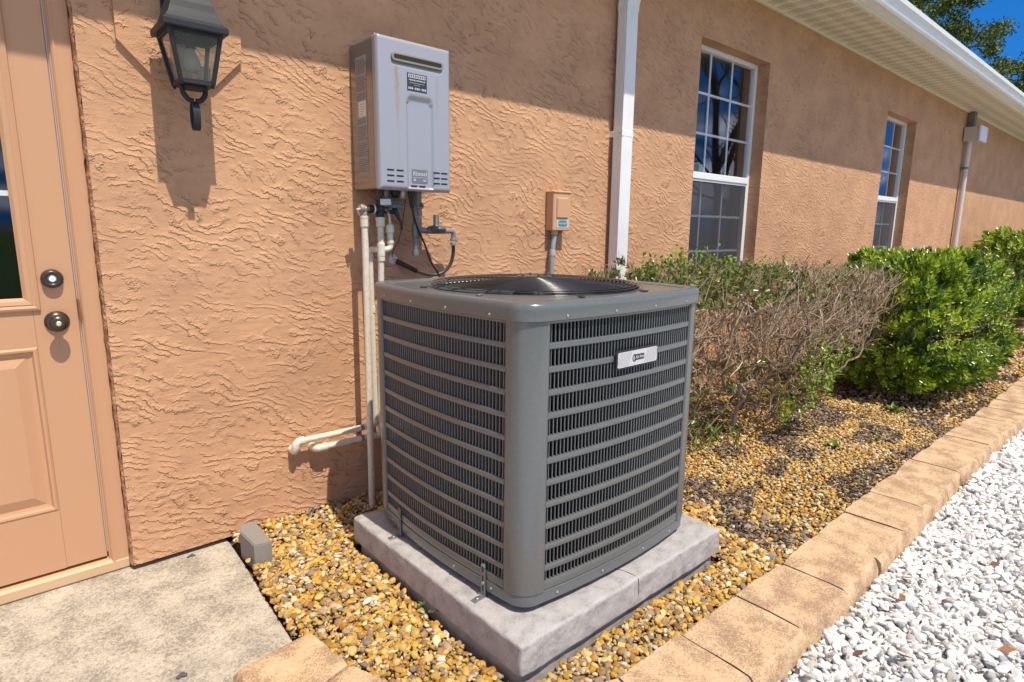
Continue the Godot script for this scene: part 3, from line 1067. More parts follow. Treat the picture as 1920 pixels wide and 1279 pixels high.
func condenser() -> void:
	var A := thing("air_conditioner", UC + Vector3(0, 0.14, 0), "large grey air conditioner condenser with louvred sides on concrete pad", "air conditioner")
	var L := UH - UR
	var Lp := L + 0.0
	var y0 := 0.205
	var y1 := 1.048
	# base pan
	var b := MB.new()
	sweep(b, [[-0.05, 0.158], [-0.006, 0.158], [-0.002, 0.160], [0.002, 0.165], [0.002, 0.198], [0.0, 0.2005], [-0.012, 0.2005]])
	put(b, "base_pan", M.unit, A)
	b = MB.new()
	for q in [[-0.3, -0.3], [0.3, -0.3], [0.3, 0.3], [-0.3, 0.3], [0, 0]]:
		b.lathe(UC + Vector3(q[0], 0.139, q[1]), [Vector2(0.06, 0), Vector2(0.06, 0.02), Vector2(0, 0.02)], Vector3.UP, 16)
	put(b, "foot_pad", M.rubber, A)
	b = MB.new()
	var rr := outline(-0.04, 0.160)
	for k in rr.size():
		b.tri(UC + Vector3(0, 0.160, 0), rr[k], rr[(k + 1) % rr.size()])
	put(b, "pan_floor", M.fin, A)
	# coil behind the louvres
	b = MB.new()
	sweep(b, [[-0.034, 0.17], [-0.034, 1.06]])
	put(b, "coil", M.coil, A)
	# corner posts
	for k in 4:
		b = MB.new()
		var rows := []
		var kn := (k + 1) % 4
		for y in [y0 - 0.003, y0, y1]:
			var row := PackedVector3Array()
			for q in [[L - 0.014, -0.004], [L - 0.014, 0.004], [L - 0.006, 0.005]]:
				row.append(fpt(k, q[0], q[1], y))
			for j in 17:
				row.append(corner(k, PI / 2 * j / 16.0, 0.005, y))
			for q in [[-L + 0.006, 0.005], [-L + 0.014, 0.004], [-L + 0.014, -0.004]]:
				row.append(fpt(kn, q[0], q[1], y))
			rows.append(row)
		b.grid(rows)
		put(b, "corner_post", M.unit, A)
	# louvre panels
	var nrow := 12
	var pitch := (y1 - y0 - 0.012) / nrow
	var ns := 48
	var se := L - 0.016
	var slat := MB.new()
	var sh := pitch - 0.0155
	# one vane: turned plate with a rolled front edge
	var vb := Basis(Vector3.UP, deg_to_rad(-6))
	slat.box(Vector3(0, 0, -0.004), Vector3(0.0022, sh + 0.006, 0.0062), vb)
	slat.box(vb * Vector3(0, 0, 0.0028) + Vector3(0, 0, -0.004), Vector3(0.0036, sh + 0.0062, 0.003), vb, 0.0012)
	var slat_mesh := slat.mesh()
	var rest := MB.new()
	for k in 4:
		var panel := group_part("louvre_panel", A, UC + face_o(k) * (UH + 0.01) + Vector3(0, y0, 0))
		# stiles
		for sd in [-1.0, 1.0]:
			b = MB.new()
			var rows := []
			for y in [y0, y1]:
				var row := PackedVector3Array()
				var a := se if sd > 0 else -L + 0.002
				var c := L - 0.002 if sd > 0 else -se
				for q in [[a, -0.012], [a, -0.001], [a + 0.002, 0.001], [c - 0.002, 0.001], [c, -0.001], [c, -0.012]]:
					row.append(fpt(k, q[0], q[1], y))
				rows.append(row)
			b.grid(rows)
			put(b, "stile", M.unit, panel)
		# rails between rows
		for r in nrow + 1:
			b = MB.new()
			var yc := y0 + r * pitch + (0.012 if r == 0 else 0.0)
			var hh := 0.0090 if r > 0 else 0.0145
			if r == nrow:
				yc = y1 - 0.006
				hh = 0.011
			var rows := []
			for q in [[-0.012, -1.0], [-0.0012, -0.99], [0.0006, -0.90], [0.0009, 0.0], [0.0006, 0.90], [-0.0012, 0.99], [-0.012, 1.0]]:
				var row := PackedVector3Array()
				for j in 21:
					row.append(fpt(k, lerpf(-se - 0.002, se + 0.002, j / 20.0), q[0], yc + q[1] * hh))
				rows.append(row)
			b.grid(rows)
			put(b, "rail", M.unit, panel)
			if r == nrow:
				continue
			var ym := y0 + (r + 0.5) * pitch + (0.004 if r == 0 else 0.0)
			for i in ns:
				var s := lerpf(-se + 0.004, se - 0.004, (i + 0.5) / ns)
				var p := fpt(k, s, -0.0035, ym)
				var ang: float = [0.0, PI / 2, PI, -PI / 2][k] + atan(2 * UB * s / (L * L))
				var bs := Basis(Vector3.UP, ang)
				if k == 0 and i < 25:
					var o := MeshInstance3D.new()
					o.mesh = slat_mesh
					o.material_override = M.unit
					o.name = "louvre_slat"
					panel.add_child(o, true)
					o.transform = Transform3D(bs, p - world_at(panel))
				else:
					rest.box(p + bs * Vector3(0, 0, -0.004), Vector3(0.0022, sh + 0.006, 0.0062), bs * vb)
					rest.box(p + bs * (vb * Vector3(0, 0, 0.0028) + Vector3(0, 0, -0.004)), Vector3(0.0036, sh + 0.006, 0.003), bs * vb)
	tag(put(rest, "louvre_slat", M.unit, A), "", "", "", "stuff")
	# top cap
	b = MB.new()
	sweep(b, [[0.002, 1.040], [0.010, 1.040], [0.0135, 1.043], [0.0135, 1.074], [0.0125, 1.082], [0.0095, 1.0885], [0.004, 1.093], [-0.004, 1.0945], [-0.030, 1.093], [-0.038, 1.090], [-0.041, 1.085]])
	var inner := outline(-0.041, 1.085)
	var rows := []
	for q in [0.0, 0.35, 0.7, 1.0]:
		var row := PackedVector3Array()
		for p in inner:
			var d := Vector3(p.x - UC.x, 0, p.z - UC.z)
			var e := UC + d.normalized() * 0.392
			var w: Vector3 = p.lerp(Vector3(e.x, 1.088, e.z), q)
			w.y = 1.088 + (0.006 if q > 0.9 else 0.0)
			row.append(w)
		rows.append(row)
	var row2 := PackedVector3Array()
	for p in inner:
		var d := Vector3(p.x - UC.x, 0, p.z - UC.z).normalized() * 0.382
		row2.append(UC + d + Vector3(0, 1.092, 0))
	rows.append(row2)
	var row3 := PackedVector3Array()
	for p in inner:
		var d := Vector3(p.x - UC.x, 0, p.z - UC.z).normalized() * 0.379
		row3.append(UC + d + Vector3(0, 1.0, 0))
	rows.append(row3)
	b.grid(rows, true)
	var cap := put(b, "top_cap", M.unit, A)
	# screws round the cap
	for k in 4:
		for s in [-0.30, -0.10, 0.10, 0.30]:
			b = MB.new()
			b.lathe(fpt(k, s, 0.0125, 1.052), [Vector2(0.0048, 0), Vector2(0.0048, 0.002), Vector2(0.0036, 0.0035), Vector2(0, 0.004)], face_o(k), 10)
			put(b, "screw", M.steel, cap)
	for k in [0, 3]:
		for s in [-0.3, -0.1, 0.12, 0.3]:
			b = MB.new()
			b.lathe(fpt(k, s, 0.001, 0.18), [Vector2(0.005, 0), Vector2(0.005, 0.002), Vector2(0.0035, 0.0035), Vector2(0, 0.004)], face_o(k), 10)
			put(b, "screw", M.steel, A)
	# wire fan guard
	var G := group_part("fan_guard", A, UC + Vector3(0, 1.10, 0))
	var nring := 24
	for k in nring:
		var r := lerpf(0.066, 0.395, float(k) / (nring - 1))
		var y := guard_y(r)
		b = MB.new()
		var path := PackedVector3Array()
		for j in 72:
			var an := TAU * j / 72
			path.append(UC + Vector3(cos(an) * r, y, sin(an) * r))
		b.tube(path, 0.0015, 6, false, true)
		put(b, "ring", M.grille, G)
	for k in 8:
		var an := TAU * (k + 0.5) / 8
		b = MB.new()
		var path := PackedVector3Array()
		for j in 12:
			var r := lerpf(0.03, 0.400, j / 11.0)
			path.append(UC + Vector3(cos(an) * r, guard_y(r) - 0.006, sin(an) * r))
		path.append(UC + Vector3(cos(an) * 0.408, 1.091, sin(an) * 0.408))
		b.tube(path, 0.0032, 6)
		put(b, "spoke", M.grille, G)
		b = MB.new()
		b.box(UC + Vector3(cos(an) * 0.412, 1.0915, sin(an) * 0.412), Vector3(0.03, 0.005, 0.014), Basis(Vector3.UP, -an), 0.001)
		put(b, "clip", M.steel if k % 3 == 0 else M.grille, G)
	b = MB.new()
	b.lathe(UC + Vector3(0, guard_y(0.05) - 0.002, 0), [Vector2(0.066, 0), Vector2(0.064, 0.006), Vector2(0.0, 0.009)], Vector3.UP, 36)
	put(b, "motor_plate", M.grille, G)
	for k in 4:
		var an := TAU * k / 4 + 0.4
		b = MB.new()
		b.lathe(UC + Vector3(cos(an) * 0.045, guard_y(0.05) + 0.004, sin(an) * 0.045), [Vector2(0.006, 0), Vector2(0.006, 0.006), Vector2(0.003, 0.008), Vector2(0, 0.008)], Vector3.UP, 8)
		put(b, "bolt", M.grille, G)
	# fan and motor below
	var F := group_part("fan", A, UC + Vector3(0, 1.0, 0))
	b = MB.new()
	b.lathe(UC + Vector3(0, 0.93, 0), [Vector2(0.0, 0), Vector2(0.075, 0.0), Vector2(0.08, 0.02), Vector2(0.08, 0.13), Vector2(0.06, 0.15), Vector2(0, 0.155)], Vector3.UP, 24)
	put(b, "motor", M.black, F)
	for k in 3:
		b = MB.new()
		var rws := []
		for i in 7:
			var rw := PackedVector3Array()
			var r := lerpf(0.07, 0.31, i / 6.0)
			for j in 7:
				var an := TAU * k / 3 + 0.5 + lerpf(-0.42, 0.42, j / 6.0)
				rw.append(UC + Vector3(cos(an) * r, 0.985 + lerpf(-0.045, 0.045, j / 6.0), sin(an) * r))
			rws.append(rw)
		b.grid(rws, false, true)
		put(b, "blade", M.fin, F)
	# tie-down straps
	for q in [[0.27, 0.0], [-0.235, 0.0]]:
		var sp := fpt(3, q[0], 0.006, 0.0)
		var S := group_part("tie_down_strap", A, Vector3(sp.x, 0.14, sp.z))
		var tb := Basis(Vector3.UP, -PI / 2 - atan(2 * UB * q[0] / (L * L)) * -1.0)
		b = MB.new()
		b.box(sp + Vector3(0, 0.195, 0), Vector3(0.020, 0.10, 0.0025), tb, 0.0008)
		b.lathe(sp + Vector3(0, 0.245, 0) - tb.z * 0.00125, [Vector2(0.010, 0), Vector2(0.010, 0.0025), Vector2(0, 0.0025)], tb.z, 14)
		put(b, "strap", M.galv, S)
		for yy in [0.17, 0.205, 0.235]:
			b = MB.new()
			b.box(sp + Vector3(0, yy, 0) + tb.z * 0.0014, Vector3(0.006, 0.02, 0.0006), tb)
			put(b, "slot", M.black, S)
		b = MB.new()
		b.box(sp + tb.z * 0.022 + Vector3(0, 0.1425, 0), Vector3(0.022, 0.003, 0.046), tb, 0.001)
		put(b, "foot", M.galv, S)
		b = MB.new()
		b.lathe(sp + tb.z * 0.026 + Vector3(0, 0.144, 0), [Vector2(0.008, 0), Vector2(0.008, 0.004), Vector2(0.005, 0.006), Vector2(0, 0.006)], Vector3.UP, 8)
		put(b, "bolt", M.steel, S)
		b = MB.new()
		b.lathe(sp + Vector3(0, 0.188, 0) + tb.z * 0.001, [Vector2(0.006, 0), Vector2(0.005, 0.004), Vector2(0, 0.004)], tb.z, 8)
		put(b, "screw", M.steel, S)
	# badge on the front
	var bc := fpt(0, 0.020, 0.007, 0.893)
	var slope := atan(2 * UB * 0.020 / (L * L))
	var bb := Basis(Vector3.UP, slope)
	var B := group_part("badge", A, bc)
	b = MB.new()
	b.prism(rrect(0.218, 0.060, 0.008), -0.004, 0.003, Transform3D(bb * Basis(Vector3(1, 0, 0), Vector3(0, 0, 1), Vector3(0, -1, 0)), bc))
	put(b, "bezel", M.fin, B)
	b = MB.new()
	b.prism(rrect(0.206, 0.049, 0.007), 0.003, 0.0042, Transform3D(bb * Basis(Vector3(1, 0, 0), Vector3(0, 0, 1), Vector3(0, -1, 0)), bc))
	put(b, "plate", M.plate, B)
	for k in 26:
		var x := -0.098 + k * 0.0078
		if absf(x) < 0.037:
			continue
		b = MB.new()
		b.box(bc + bb * Vector3(x, 0, 0.0044), Vector3(0.0018, 0.046, 0.0006), bb * Basis(Vector3(0, 0, 1), -0.35))
		put(b, "stripe", badge_stripe(), B)
	b = MB.new()
	b.box(bc + bb * Vector3(0.006, 0.001, 0.0045), Vector3(0.05, 0.019, 0.0006), bb)
	put(b, "logo_bar", M.ink, B)
	b = MB.new()
	var ring := PackedVector3Array()
	for j in 20:
		var an := 0.6 + (TAU - 1.2) * j / 19.0
		ring.append(bc + bb * Vector3(-0.019 + cos(an) * 0.009, sin(an) * 0.011, 0.0046))
	b.tube(ring, 0.0016, 6)
	put(b, "logo_ring", M.ink, B)
	var tm := TextMesh.new()
	tm.text = "Air Pro"
	tm.font = SystemFont.new()
	tm.font.font_names = PackedStringArray(["Droid Sans"])
	tm.font.font_weight = 700
	tm.font_size = 32
	tm.pixel_size = 0.00040
	tm.depth = 0.0006
	var o := MeshInstance3D.new()
	o.mesh = tm
	o.material_override = M.plate
	o.name = "lettering"
	B.add_child(o, true)
	o.transform = Transform3D(bb, bb * Vector3(0.007, 0.001, 0.0050))

func badge_stripe() -> StandardMaterial3D:
	if not M.has("stripe"):
		M.stripe = mat(0.36, 0.36, 0.37, 0.4, 0.3)
	return M.stripe

func guard_y(r: float) -> float:
	return 1.102 + 0.020 * (1.0 - pow(r / 0.395, 2.0)) - (0.008 * pow(maxf(r - 0.36, 0.0) / 0.035, 2.0))

func rrect(w: float, h: float, r: float) -> PackedVector2Array:
	var out := PackedVector2Array()
	for q in [[1, 1, 0.0], [-1, 1, PI / 2], [-1, -1, PI], [1, -1, -PI / 2]]:
		for j in 6:
			var a: float = q[2] + PI / 2 * j / 5.0
			out.append(Vector2(q[0] * (w / 2 - r) + cos(a) * r, q[1] * (h / 2 - r) + sin(a) * r))
	return out

# ---------------------------------------------------------------- water heater
func heater() -> void:
	var x0 := 1.257
	var x1 := 1.613
	var y0 := 1.452
	var y1 := 2.05
	var W := thing("water_heater", Vector3((x0 + x1) / 2, y0, 0), "silver tankless water heater box hung high on the stucco wall", "water heater")
	var b := MB.new()
	var xf := Transform3D(Basis(Vector3(1, 0, 0), Vector3(0, 0, 1), Vector3(0, -1, 0)), Vector3((x0 + x1) / 2, (y0 + y1) / 2, 0))
	b.prism(rrect(x1 - x0 - 0.004, y1 - y0 - 0.004, 0.012), 0.012, 0.196, xf)
	put(b, "casing", mat(0.32, 0.31, 0.30, 0.24, 0.75), W)
	b = MB.new()
	b.prism(rrect(x1 - x0 - 0.018, y1 - y0 - 0.018, 0.012), 0.19, 0.206, xf)
	put(b, "gasket", M.black, W)
	b = MB.new()
	b.box(Vector3((x0 + x1) / 2, y1 + 0.01, 0.008), Vector3(0.12, 0.05, 0.006))
	b.box(Vector3((x0 + x1) / 2, y0 - 0.01, 0.008), Vector3(0.12, 0.05, 0.006))
	put(b, "wall_bracket", M.galv, W)
	# front cover: pressed sheet with arched recess
	b = MB.new()
	var nx := 84
	var ny := 130
	var rows := []
	for j in ny + 1:
		var v := float(j) / ny
		var row := PackedVector3Array()
		for i in nx + 1:
			var u := float(i) / nx
			var x := lerpf(x0, x1, u)
			var y := lerpf(y0, y1, v)
			row.append(Vector3(x, y, cover_z(x - x0, y - y0, x1 - x0, y1 - y0)))
		rows.append(row)
	b.grid(rows, false, false, true)
	# rim turned back to the casing
	var rim := rrect(x1 - x0, y1 - y0, 0.014)
	var r0 := PackedVector3Array()
	var r1 := PackedVector3Array()
	for p in rim:
		r0.append(Vector3((x0 + x1) / 2 + p.x, (y0 + y1) / 2 + p.y, 0.202))
		r1.append(Vector3((x0 + x1) / 2 + p.x, (y0 + y1) / 2 + p.y, 0.224))
	b.grid([r0, r1], true, false)
	put(b, "front_cover", cover_material(), W, false, true)
	# exhaust slot
	var sy := y1 - 0.076
	var sx := (x0 + x1) / 2 + 0.012
	b = MB.new()
	b.prism(stadium(0.250, 0.030), 0.0, 0.006, Transform3D(xf.basis, Vector3(sx, sy, 0.2405)))
	put(b, "exhaust_rim", mat(0.42, 0.36, 0.24, 0.35, 0.6), W)
	b = MB.new()
	b.prism(stadium(0.232, 0.0165), 0.0, 0.0012, Transform3D(xf.basis, Vector3(sx, sy + 0.0015, 0.2462)))
	put(b, "exhaust_slot", mat(0.025, 0.017, 0.012, 0.8), W)
	# vent slits
	var slits := []
	for r in 3:
		for cc in 2:
			slits.append(Vector2(0.050 + cc * 0.045, 0.034 + r * 0.0225))
			slits.append(Vector2(0.278 + cc * 0.040, 0.036 + r * 0.0225))
	slits.append(Vector2(0.170, 0.020)); slits.append(Vector2(0.211, 0.020))
	for s in slits:
		b = MB.new()
		var zz := cover_z(s.x, s.y, x1 - x0, y1 - y0)
		b.prism(stadium(0.034, 0.0065), 0.0, 0.0012, Transform3D(xf.basis, Vector3(x0 + s.x, y0 + s.y, zz - 0.0003)))
		put(b, "vent_slit", M.black, W)
	# contractor's sticker: dark with light rows
	var S := group_part("sticker", W, Vector3(x0 + 0.185, y0 + 0.437, 0.2385))
	b = MB.new()
	b.box(Vector3(x0 + 0.185, y0 + 0.437, 0.2402), Vector3(0.096, 0.070, 0.0012))
	put(b, "backing", mat(0.035, 0.035, 0.04, 0.5), S)
	b = MB.new()
	var zs := 0.2411
	b.box(Vector3(x0 + 0.185, y0 + 0.461, zs), Vector3(0.084, 0.014, 0.0006))
	put(b, "print", M.plate, S)
	b = MB.new()
	for k in 9:
		b.box(Vector3(x0 + 0.15 + k * 0.0088, y0 + 0.461, zs + 0.0005), Vector3(0.0045, 0.008, 0.0004), Basis(Vector3(0, 0, 1), 0.2 * sin(k * 2.0)))
	put(b, "print", M.ink, S)
	b = MB.new()
	for k in 12:
		b.box(Vector3(x0 + 0.147 + k * 0.0068, y0 + 0.4455, zs), Vector3(0.0048, 0.003 + 0.003 * absf(sin(k * 1.9)), 0.0006))
		b.box(Vector3(x0 + 0.15 + k * 0.0062, y0 + 0.4345, zs), Vector3(0.0038, 0.002, 0.0006))
	for k in 5:
		b.box(Vector3(x0 + 0.172 + k * 0.006, y0 + 0.427, zs), Vector3(0.004, 0.0015, 0.0006))
	for k in 11:
		if k != 3 and k != 7:
			b.box(Vector3(x0 + 0.145 + k * 0.0081, y0 + 0.413, zs), Vector3(0.0055, 0.0085, 0.0006))
		else:
			b.box(Vector3(x0 + 0.145 + k * 0.0081, y0 + 0.413, zs), Vector3(0.004, 0.0018, 0.0006))
	put(b, "print", M.plate, S)
	# name plate low in the recess
	var N := group_part("name_plate", W, Vector3(x0 + 0.205, y0 + 0.066, 0.226))
	b = MB.new()
	b.box(Vector3(x0 + 0.199, y0 + 0.062, 0.2292), Vector3(0.078, 0.056, 0.0012))
	put(b, "backing", mat(0.22, 0.22, 0.24, 0.4, 0.3), N)
	b = MB.new()
	b.box(Vector3(x0 + 0.199, y0 + 0.0565, 0.2300), Vector3(0.07, 0.0015, 0.0006))
	b.box(Vector3(x0 + 0.172, y0 + 0.046, 0.2300), Vector3(0.009, 0.009, 0.0006))
	b.box(Vector3(x0 + 0.222, y0 + 0.045, 0.2300), Vector3(0.014, 0.006, 0.0006))
	put(b, "print", M.plate, N)
	var tm := TextMesh.new()
	tm.text = "Rinnai"
	tm.font = SystemFont.new()
	tm.font.font_names = PackedStringArray(["Droid Serif"])
	tm.font.font_weight = 700
	tm.font_size = 32
	tm.pixel_size = 0.00068
	tm.depth = 0.0006
	var o := MeshInstance3D.new()
	o.mesh = tm
	o.material_override = M.plate
	o.name = "lettering"
	N.add_child(o, true)
	o.position = Vector3(x0 + 0.199, y0 + 0.072, 0.2301) - world_at(N)
	# printed sheet and paper label on the left side
	var L := group_part("side_label", W, Vector3(x0, y0 + 0.3, 0.1))
	b = MB.new()
	b.box(Vector3(x0 + 0.0012, y0 + 0.30, 0.10), Vector3(0.0012, 0.47, 0.088))
	put(b, "backing", mat(0.34, 0.31, 0.30, 0.6), L)
	b = MB.new()
	var r := RandomNumberGenerator.new()
	r.seed = 5
	for k in 62:
		var yy := y0 + 0.075 + k * 0.0073
		if yy > y0 + 0.292 and yy < y0 + 0.365:
			continue
		if k % 9 == 8:
			continue
		var z0 := 0.062
		while z0 < 0.132:
			var ln := r.randf_range(0.006, 0.02)
			b.box(Vector3(x0 + 0.0004, yy, z0 + ln / 2), Vector3(0.0006, 0.003, ln))
			z0 += ln + r.randf_range(0.003, 0.006)
	put(b, "print", mat(0.12, 0.10, 0.10, 0.7), L)
	b = MB.new()
	b.box(Vector3(x0 - 0.0002, y0 + 0.328, 0.108), Vector3(0.0012, 0.062, 0.062))
	put(b, "paper_label", mat(0.72, 0.66, 0.58, 0.8), L)
	b = MB.new()
	for k in 5:
		b.box(Vector3(x0 - 0.0010, y0 + 0.308 + k * 0.0095, 0.108 + r.randf_range(-0.008, 0.004)), Vector3(0.0005, 0.002, r.randf_range(0.02, 0.04)))
	put(b, "print", mat(0.3, 0.26, 0.24, 0.7), L)
	# connections under the box
	var U := group_part("connection", W, Vector3((x0 + x1) / 2, y0, 0.12))
	for q in [[1.318, 0.018, 0.050, M.bronze], [1.352, 0.014, 0.045, M.galv], [1.40, 0.022, 0.03, M.black], [1.438, 0.016, 0.032, M.plate], [1.515, 0.018, 0.06, M.galv]]:
		b = MB.new()
		b.lathe(Vector3(q[0], y0 + 0.004, 0.115), [Vector2(q[1], 0), Vector2(q[1], q[2] * 0.5), Vector2(q[1] * 0.75, q[2] * 0.55), Vector2(q[1] * 0.75, q[2]), Vector2(0, q[2])], Vector3.DOWN, 12)
		put(b, "nipple", q[3], U)

func stadium(w: float, h: float) -> PackedVector2Array:
	return rrect(w, h, h * 0.499)

func sstep(a: float, b: float, x: float) -> float:
	var t := clampf((x - a) / (b - a), 0, 1)
	return t * t * (3 - 2 * t)

func cover_z(x: float, y: float, w: float, h: float) -> float:
	# distance to the edge gives a rolled border
	var d := minf(minf(x, w - x), minf(y, h - y))
	var z := 0.224 + 0.016 * sqrt(1.0 - pow(1.0 - clampf(d / 0.016, 0, 1), 2.0))
	# arched recess
	var cx := w * 0.56
	var hw := 0.066
	var top := 0.385
	var ax := maxf(absf(x - cx) - (hw - 0.028), 0.0)
	var ay := maxf(y - (top - 0.028), 0.0)
	var dd := 0.028 - Vector2(ax, ay).length() if y > 0.01 else -1.0
	var side := sstep(-0.004, 0.010, dd) if ay < 0.001 else sstep(-0.006, 0.022, dd)
	z -= 0.012 * side
	# shallow scoop below the exhaust slot
	var sx := absf(x - w * 0.53) - 0.118
	var sy := h - 0.076 - y
	if sy > -0.012 and sy < 0.05:
		z -= 0.007 * (1.0 - sstep(0.0, 0.006, sx)) * (1.0 - sstep(0.012, 0.034, sy)) * sstep(-0.012, 0.0, sy)
	return z

func cover_material() -> StandardMaterial3D:
	var im := Image.create(192, 320, false, Image.FORMAT_RGB8)
	var nz := noise(0.05, 3, 61)
	for y in 320:
		for x in 192:
			var u := x / 191.0
			var v := y / 319.0
			var cc := Color(0.40, 0.40, 0.43)
			# rust-yellow run-off below both ends of the slot
			var wob := nz.get_noise_2d(0, y) * 0.012
			var a := exp(-pow((u - 0.245 - wob) / 0.026, 2.0)) * sstep(0.155, 0.19, v) * (1.0 - sstep(0.25, 0.62, v)) * 0.85
			a += exp(-pow((u - 0.255 - wob) / 0.016, 2.0)) * sstep(0.2, 0.4, v) * (1.0 - sstep(0.6, 0.95, v)) * 0.25
			a += exp(-pow((u - 0.80 + wob) / 0.02, 2.0)) * sstep(0.19, 0.23, v) * (1.0 - sstep(0.3, 0.6, v)) * 0.4
			a *= 0.75 + 0.5 * nz.get_noise_2d(x * 3.0, y * 0.6)
			cc = cc.lerp(Color(0.36, 0.28, 0.11), clampf(a, 0, 0.8))
			im.set_pixel(x, y, cc.linear_to_srgb())
	var m := mat(1, 1, 1, 0.36, 0.25, 0.5)
	m.albedo_texture = ImageTexture.create_from_image(im)
	return m

# ---------------------------------------------------------------- pipework
func collar(b: MB, p: Vector3, ax: Vector3, r: float, l: float) -> void:
	b.lathe(p - ax * l / 2, [Vector2(0, 0), Vector2(r * 0.94, 0), Vector2(r, l * 0.06), Vector2(r, l * 0.94), Vector2(r * 0.94, l), Vector2(0, l)], ax, 16)

func pipework() -> void:
	var R := 0.0135
	# drain pipe in front, all the way down to the gravel
	var P := thing("water_pipe", Vector3(1.245, 0.02, 0.11), "cream plastic pipe running straight down into gravel beside the air conditioner", "pipe")
	var b := MB.new()
	b.tube(PackedVector3Array([Vector3(1.240, -0.03, 0.11), Vector3(1.245, 0.6, 0.11), Vector3(1.25, 1.32, 0.11)]), R + 0.001, 16)
	put(b, "tube", M.pvc, P)
	b = MB.new()
	collar(b, Vector3(1.25, 1.315, 0.11), Vector3.UP, 0.0185, 0.036)
	collar(b, Vector3(1.25, 1.338, 0.11), Vector3.UP, 0.0195, 0.012)
	put(b, "coupling", M.pvc, P)
	b = MB.new()
	collar(b, Vector3(1.25, 1.348, 0.11), Vector3.UP, 0.015, 0.02)
	b.tube(arc([Vector3(1.25, 1.35, 0.11), Vector3(1.252, 1.372, 0.11), Vector3(1.275, 1.376, 0.11)], 6), 0.013, 12)
	collar(b, Vector3(1.238, 1.374, 0.11), Vector3.RIGHT, 0.019, 0.02)
	put(b, "valve_elbow", mat(0.42, 0.33, 0.29, 0.45, 0.6), P)
	b = MB.new()
	collar(b, Vector3(1.222, 1.368, 0.11), Vector3(0.94, 0.34, 0).normalized(), 0.009, 0.02)
	b.box(Vector3(1.219, 1.357, 0.115), Vector3(0.008, 0.03, 0.01), Basis(Vector3(0, 0, 1), 0.3), 0.003)
	put(b, "test_lever", mat(0.34, 0.27, 0.26, 0.5, 0.3), P)
	b = MB.new()
	collar(b, Vector3(1.281, 1.374, 0.11), Vector3.RIGHT, 0.0185, 0.02)
	put(b, "union", M.black, P)
	b = MB.new()
	collar(b, Vector3(1.294, 1.374, 0.11), Vector3.RIGHT, 0.0195, 0.006)
	put(b, "white_ring", M.vinyl, P)
	# valve body
	var V := thing("isolation_valve", Vector3(1.33, 1.35, 0.11), "black service valve with blue and black levers under the water heater", "valve")
	b = MB.new()
	collar(b, Vector3(1.32, 1.372, 0.11), Vector3.RIGHT, 0.019, 0.045)
	collar(b, Vector3(1.325, 1.375, 0.11), Vector3.UP, 0.018, 0.085)
	collar(b, Vector3(1.372, 1.37, 0.112), Vector3.RIGHT, 0.015, 0.06)
	put(b, "body", mat(0.035, 0.032, 0.03, 0.45, 0.3), V)
	b = MB.new()
	for q in [[1.345, 1.372, 0.134], [1.362, 1.378, 0.136], [1.353, 1.36, 0.134]]:
		b.lathe(Vector3(q[0], q[1], q[2]), [Vector2(0.007, -0.01), Vector2(0.007, 0.003), Vector2(0, 0.004)], Vector3(0, 0, 1), 6)
	put(b, "nut", M.steel, V)
	b = MB.new()
	b.box(Vector3(1.40, 1.388, 0.135), Vector3(0.058, 0.018, 0.014), Basis(Vector3(0, 0, 1), -0.05), 0.005)
	put(b, "blue_lever", mat(0.10, 0.17, 0.25, 0.4), V)
	b = MB.new()
	b.tube(arc([Vector3(1.39, 1.375, 0.125), Vector3(1.405, 1.345, 0.125), Vector3(1.419, 1.315, 0.128), Vector3(1.420, 1.285, 0.128)], 6), PackedFloat32Array(range(19).map(func(k): return 0.013 - 0.0075 * clampf(k / 10.0, 0, 1))), 10)
	put(b, "drop_lever", M.rubber, V)
	b = MB.new()
	b.box(Vector3(1.34, 1.405, 0.135), Vector3(0.052, 0.026, 0.003), Basis(Vector3(0, 0, 1), 0.03), 0.001)
	put(b, "tag", M.vinyl, V)
	b = MB.new()
	b.tube(arc([Vector3(1.366, 1.36, 0.11), Vector3(1.37, 1.34, 0.11), Vector3(1.372, 1.31, 0.11)], 5), 0.008, 10)
	put(b, "brass_tail", M.brass, V)
	# loop of cream pipe between the two valves, then down behind
	var Q := thing("water_pipe", Vector3(1.32, 0.33, 0.08), "cream plastic pipe loop under the valves running down behind the straight pipe", "pipe")
	b = MB.new()
	b.tube(PackedVector3Array([Vector3(1.325, 1.34, 0.11), Vector3(1.325, 1.205, 0.11)]), R, 14)
	b.tube(arc([Vector3(1.372, 1.31, 0.11), Vector3(1.372, 1.26, 0.11), Vector3(1.372, 1.222, 0.11), Vector3(1.366, 1.206, 0.11), Vector3(1.350, 1.20, 0.11), Vector3(1.325, 1.20, 0.11)], 5), R, 14)
	put(b, "tube", M.pvc, Q)
	b = MB.new()
	b.tube(PackedVector3Array([Vector3(1.325, 1.21, 0.11), Vector3(1.322, 0.9, 0.10), Vector3(1.322, 0.36, 0.06)]), R, 14)
	put(b, "tube", M.pvc, Q)
	b = MB.new()
	b.tube(arc([Vector3(1.325, 1.20, 0.11), Vector3(1.312, 1.20, 0.085), Vector3(1.299, 1.198, 0.066), Vector3(1.296, 1.184, 0.06), Vector3(1.296, 1.14, 0.06)], 5), R, 14)
	b.tube(PackedVector3Array([Vector3(1.296, 1.15, 0.06), Vector3(1.303, 0.41, 0.055)]), R, 14)
	put(b, "tube", M.pvc, Q)
	b = MB.new()
	collar(b, Vector3(1.325, 1.318, 0.11), Vector3.UP, 0.019, 0.04)
	collar(b, Vector3(1.325, 1.334, 0.11), Vector3.UP, 0.021, 0.012)
	collar(b, Vector3(1.372, 1.29, 0.11), Vector3.UP, 0.018, 0.034)
	collar(b, Vector3(1.325, 1.20, 0.11), Vector3.UP, 0.0175, 0.06)
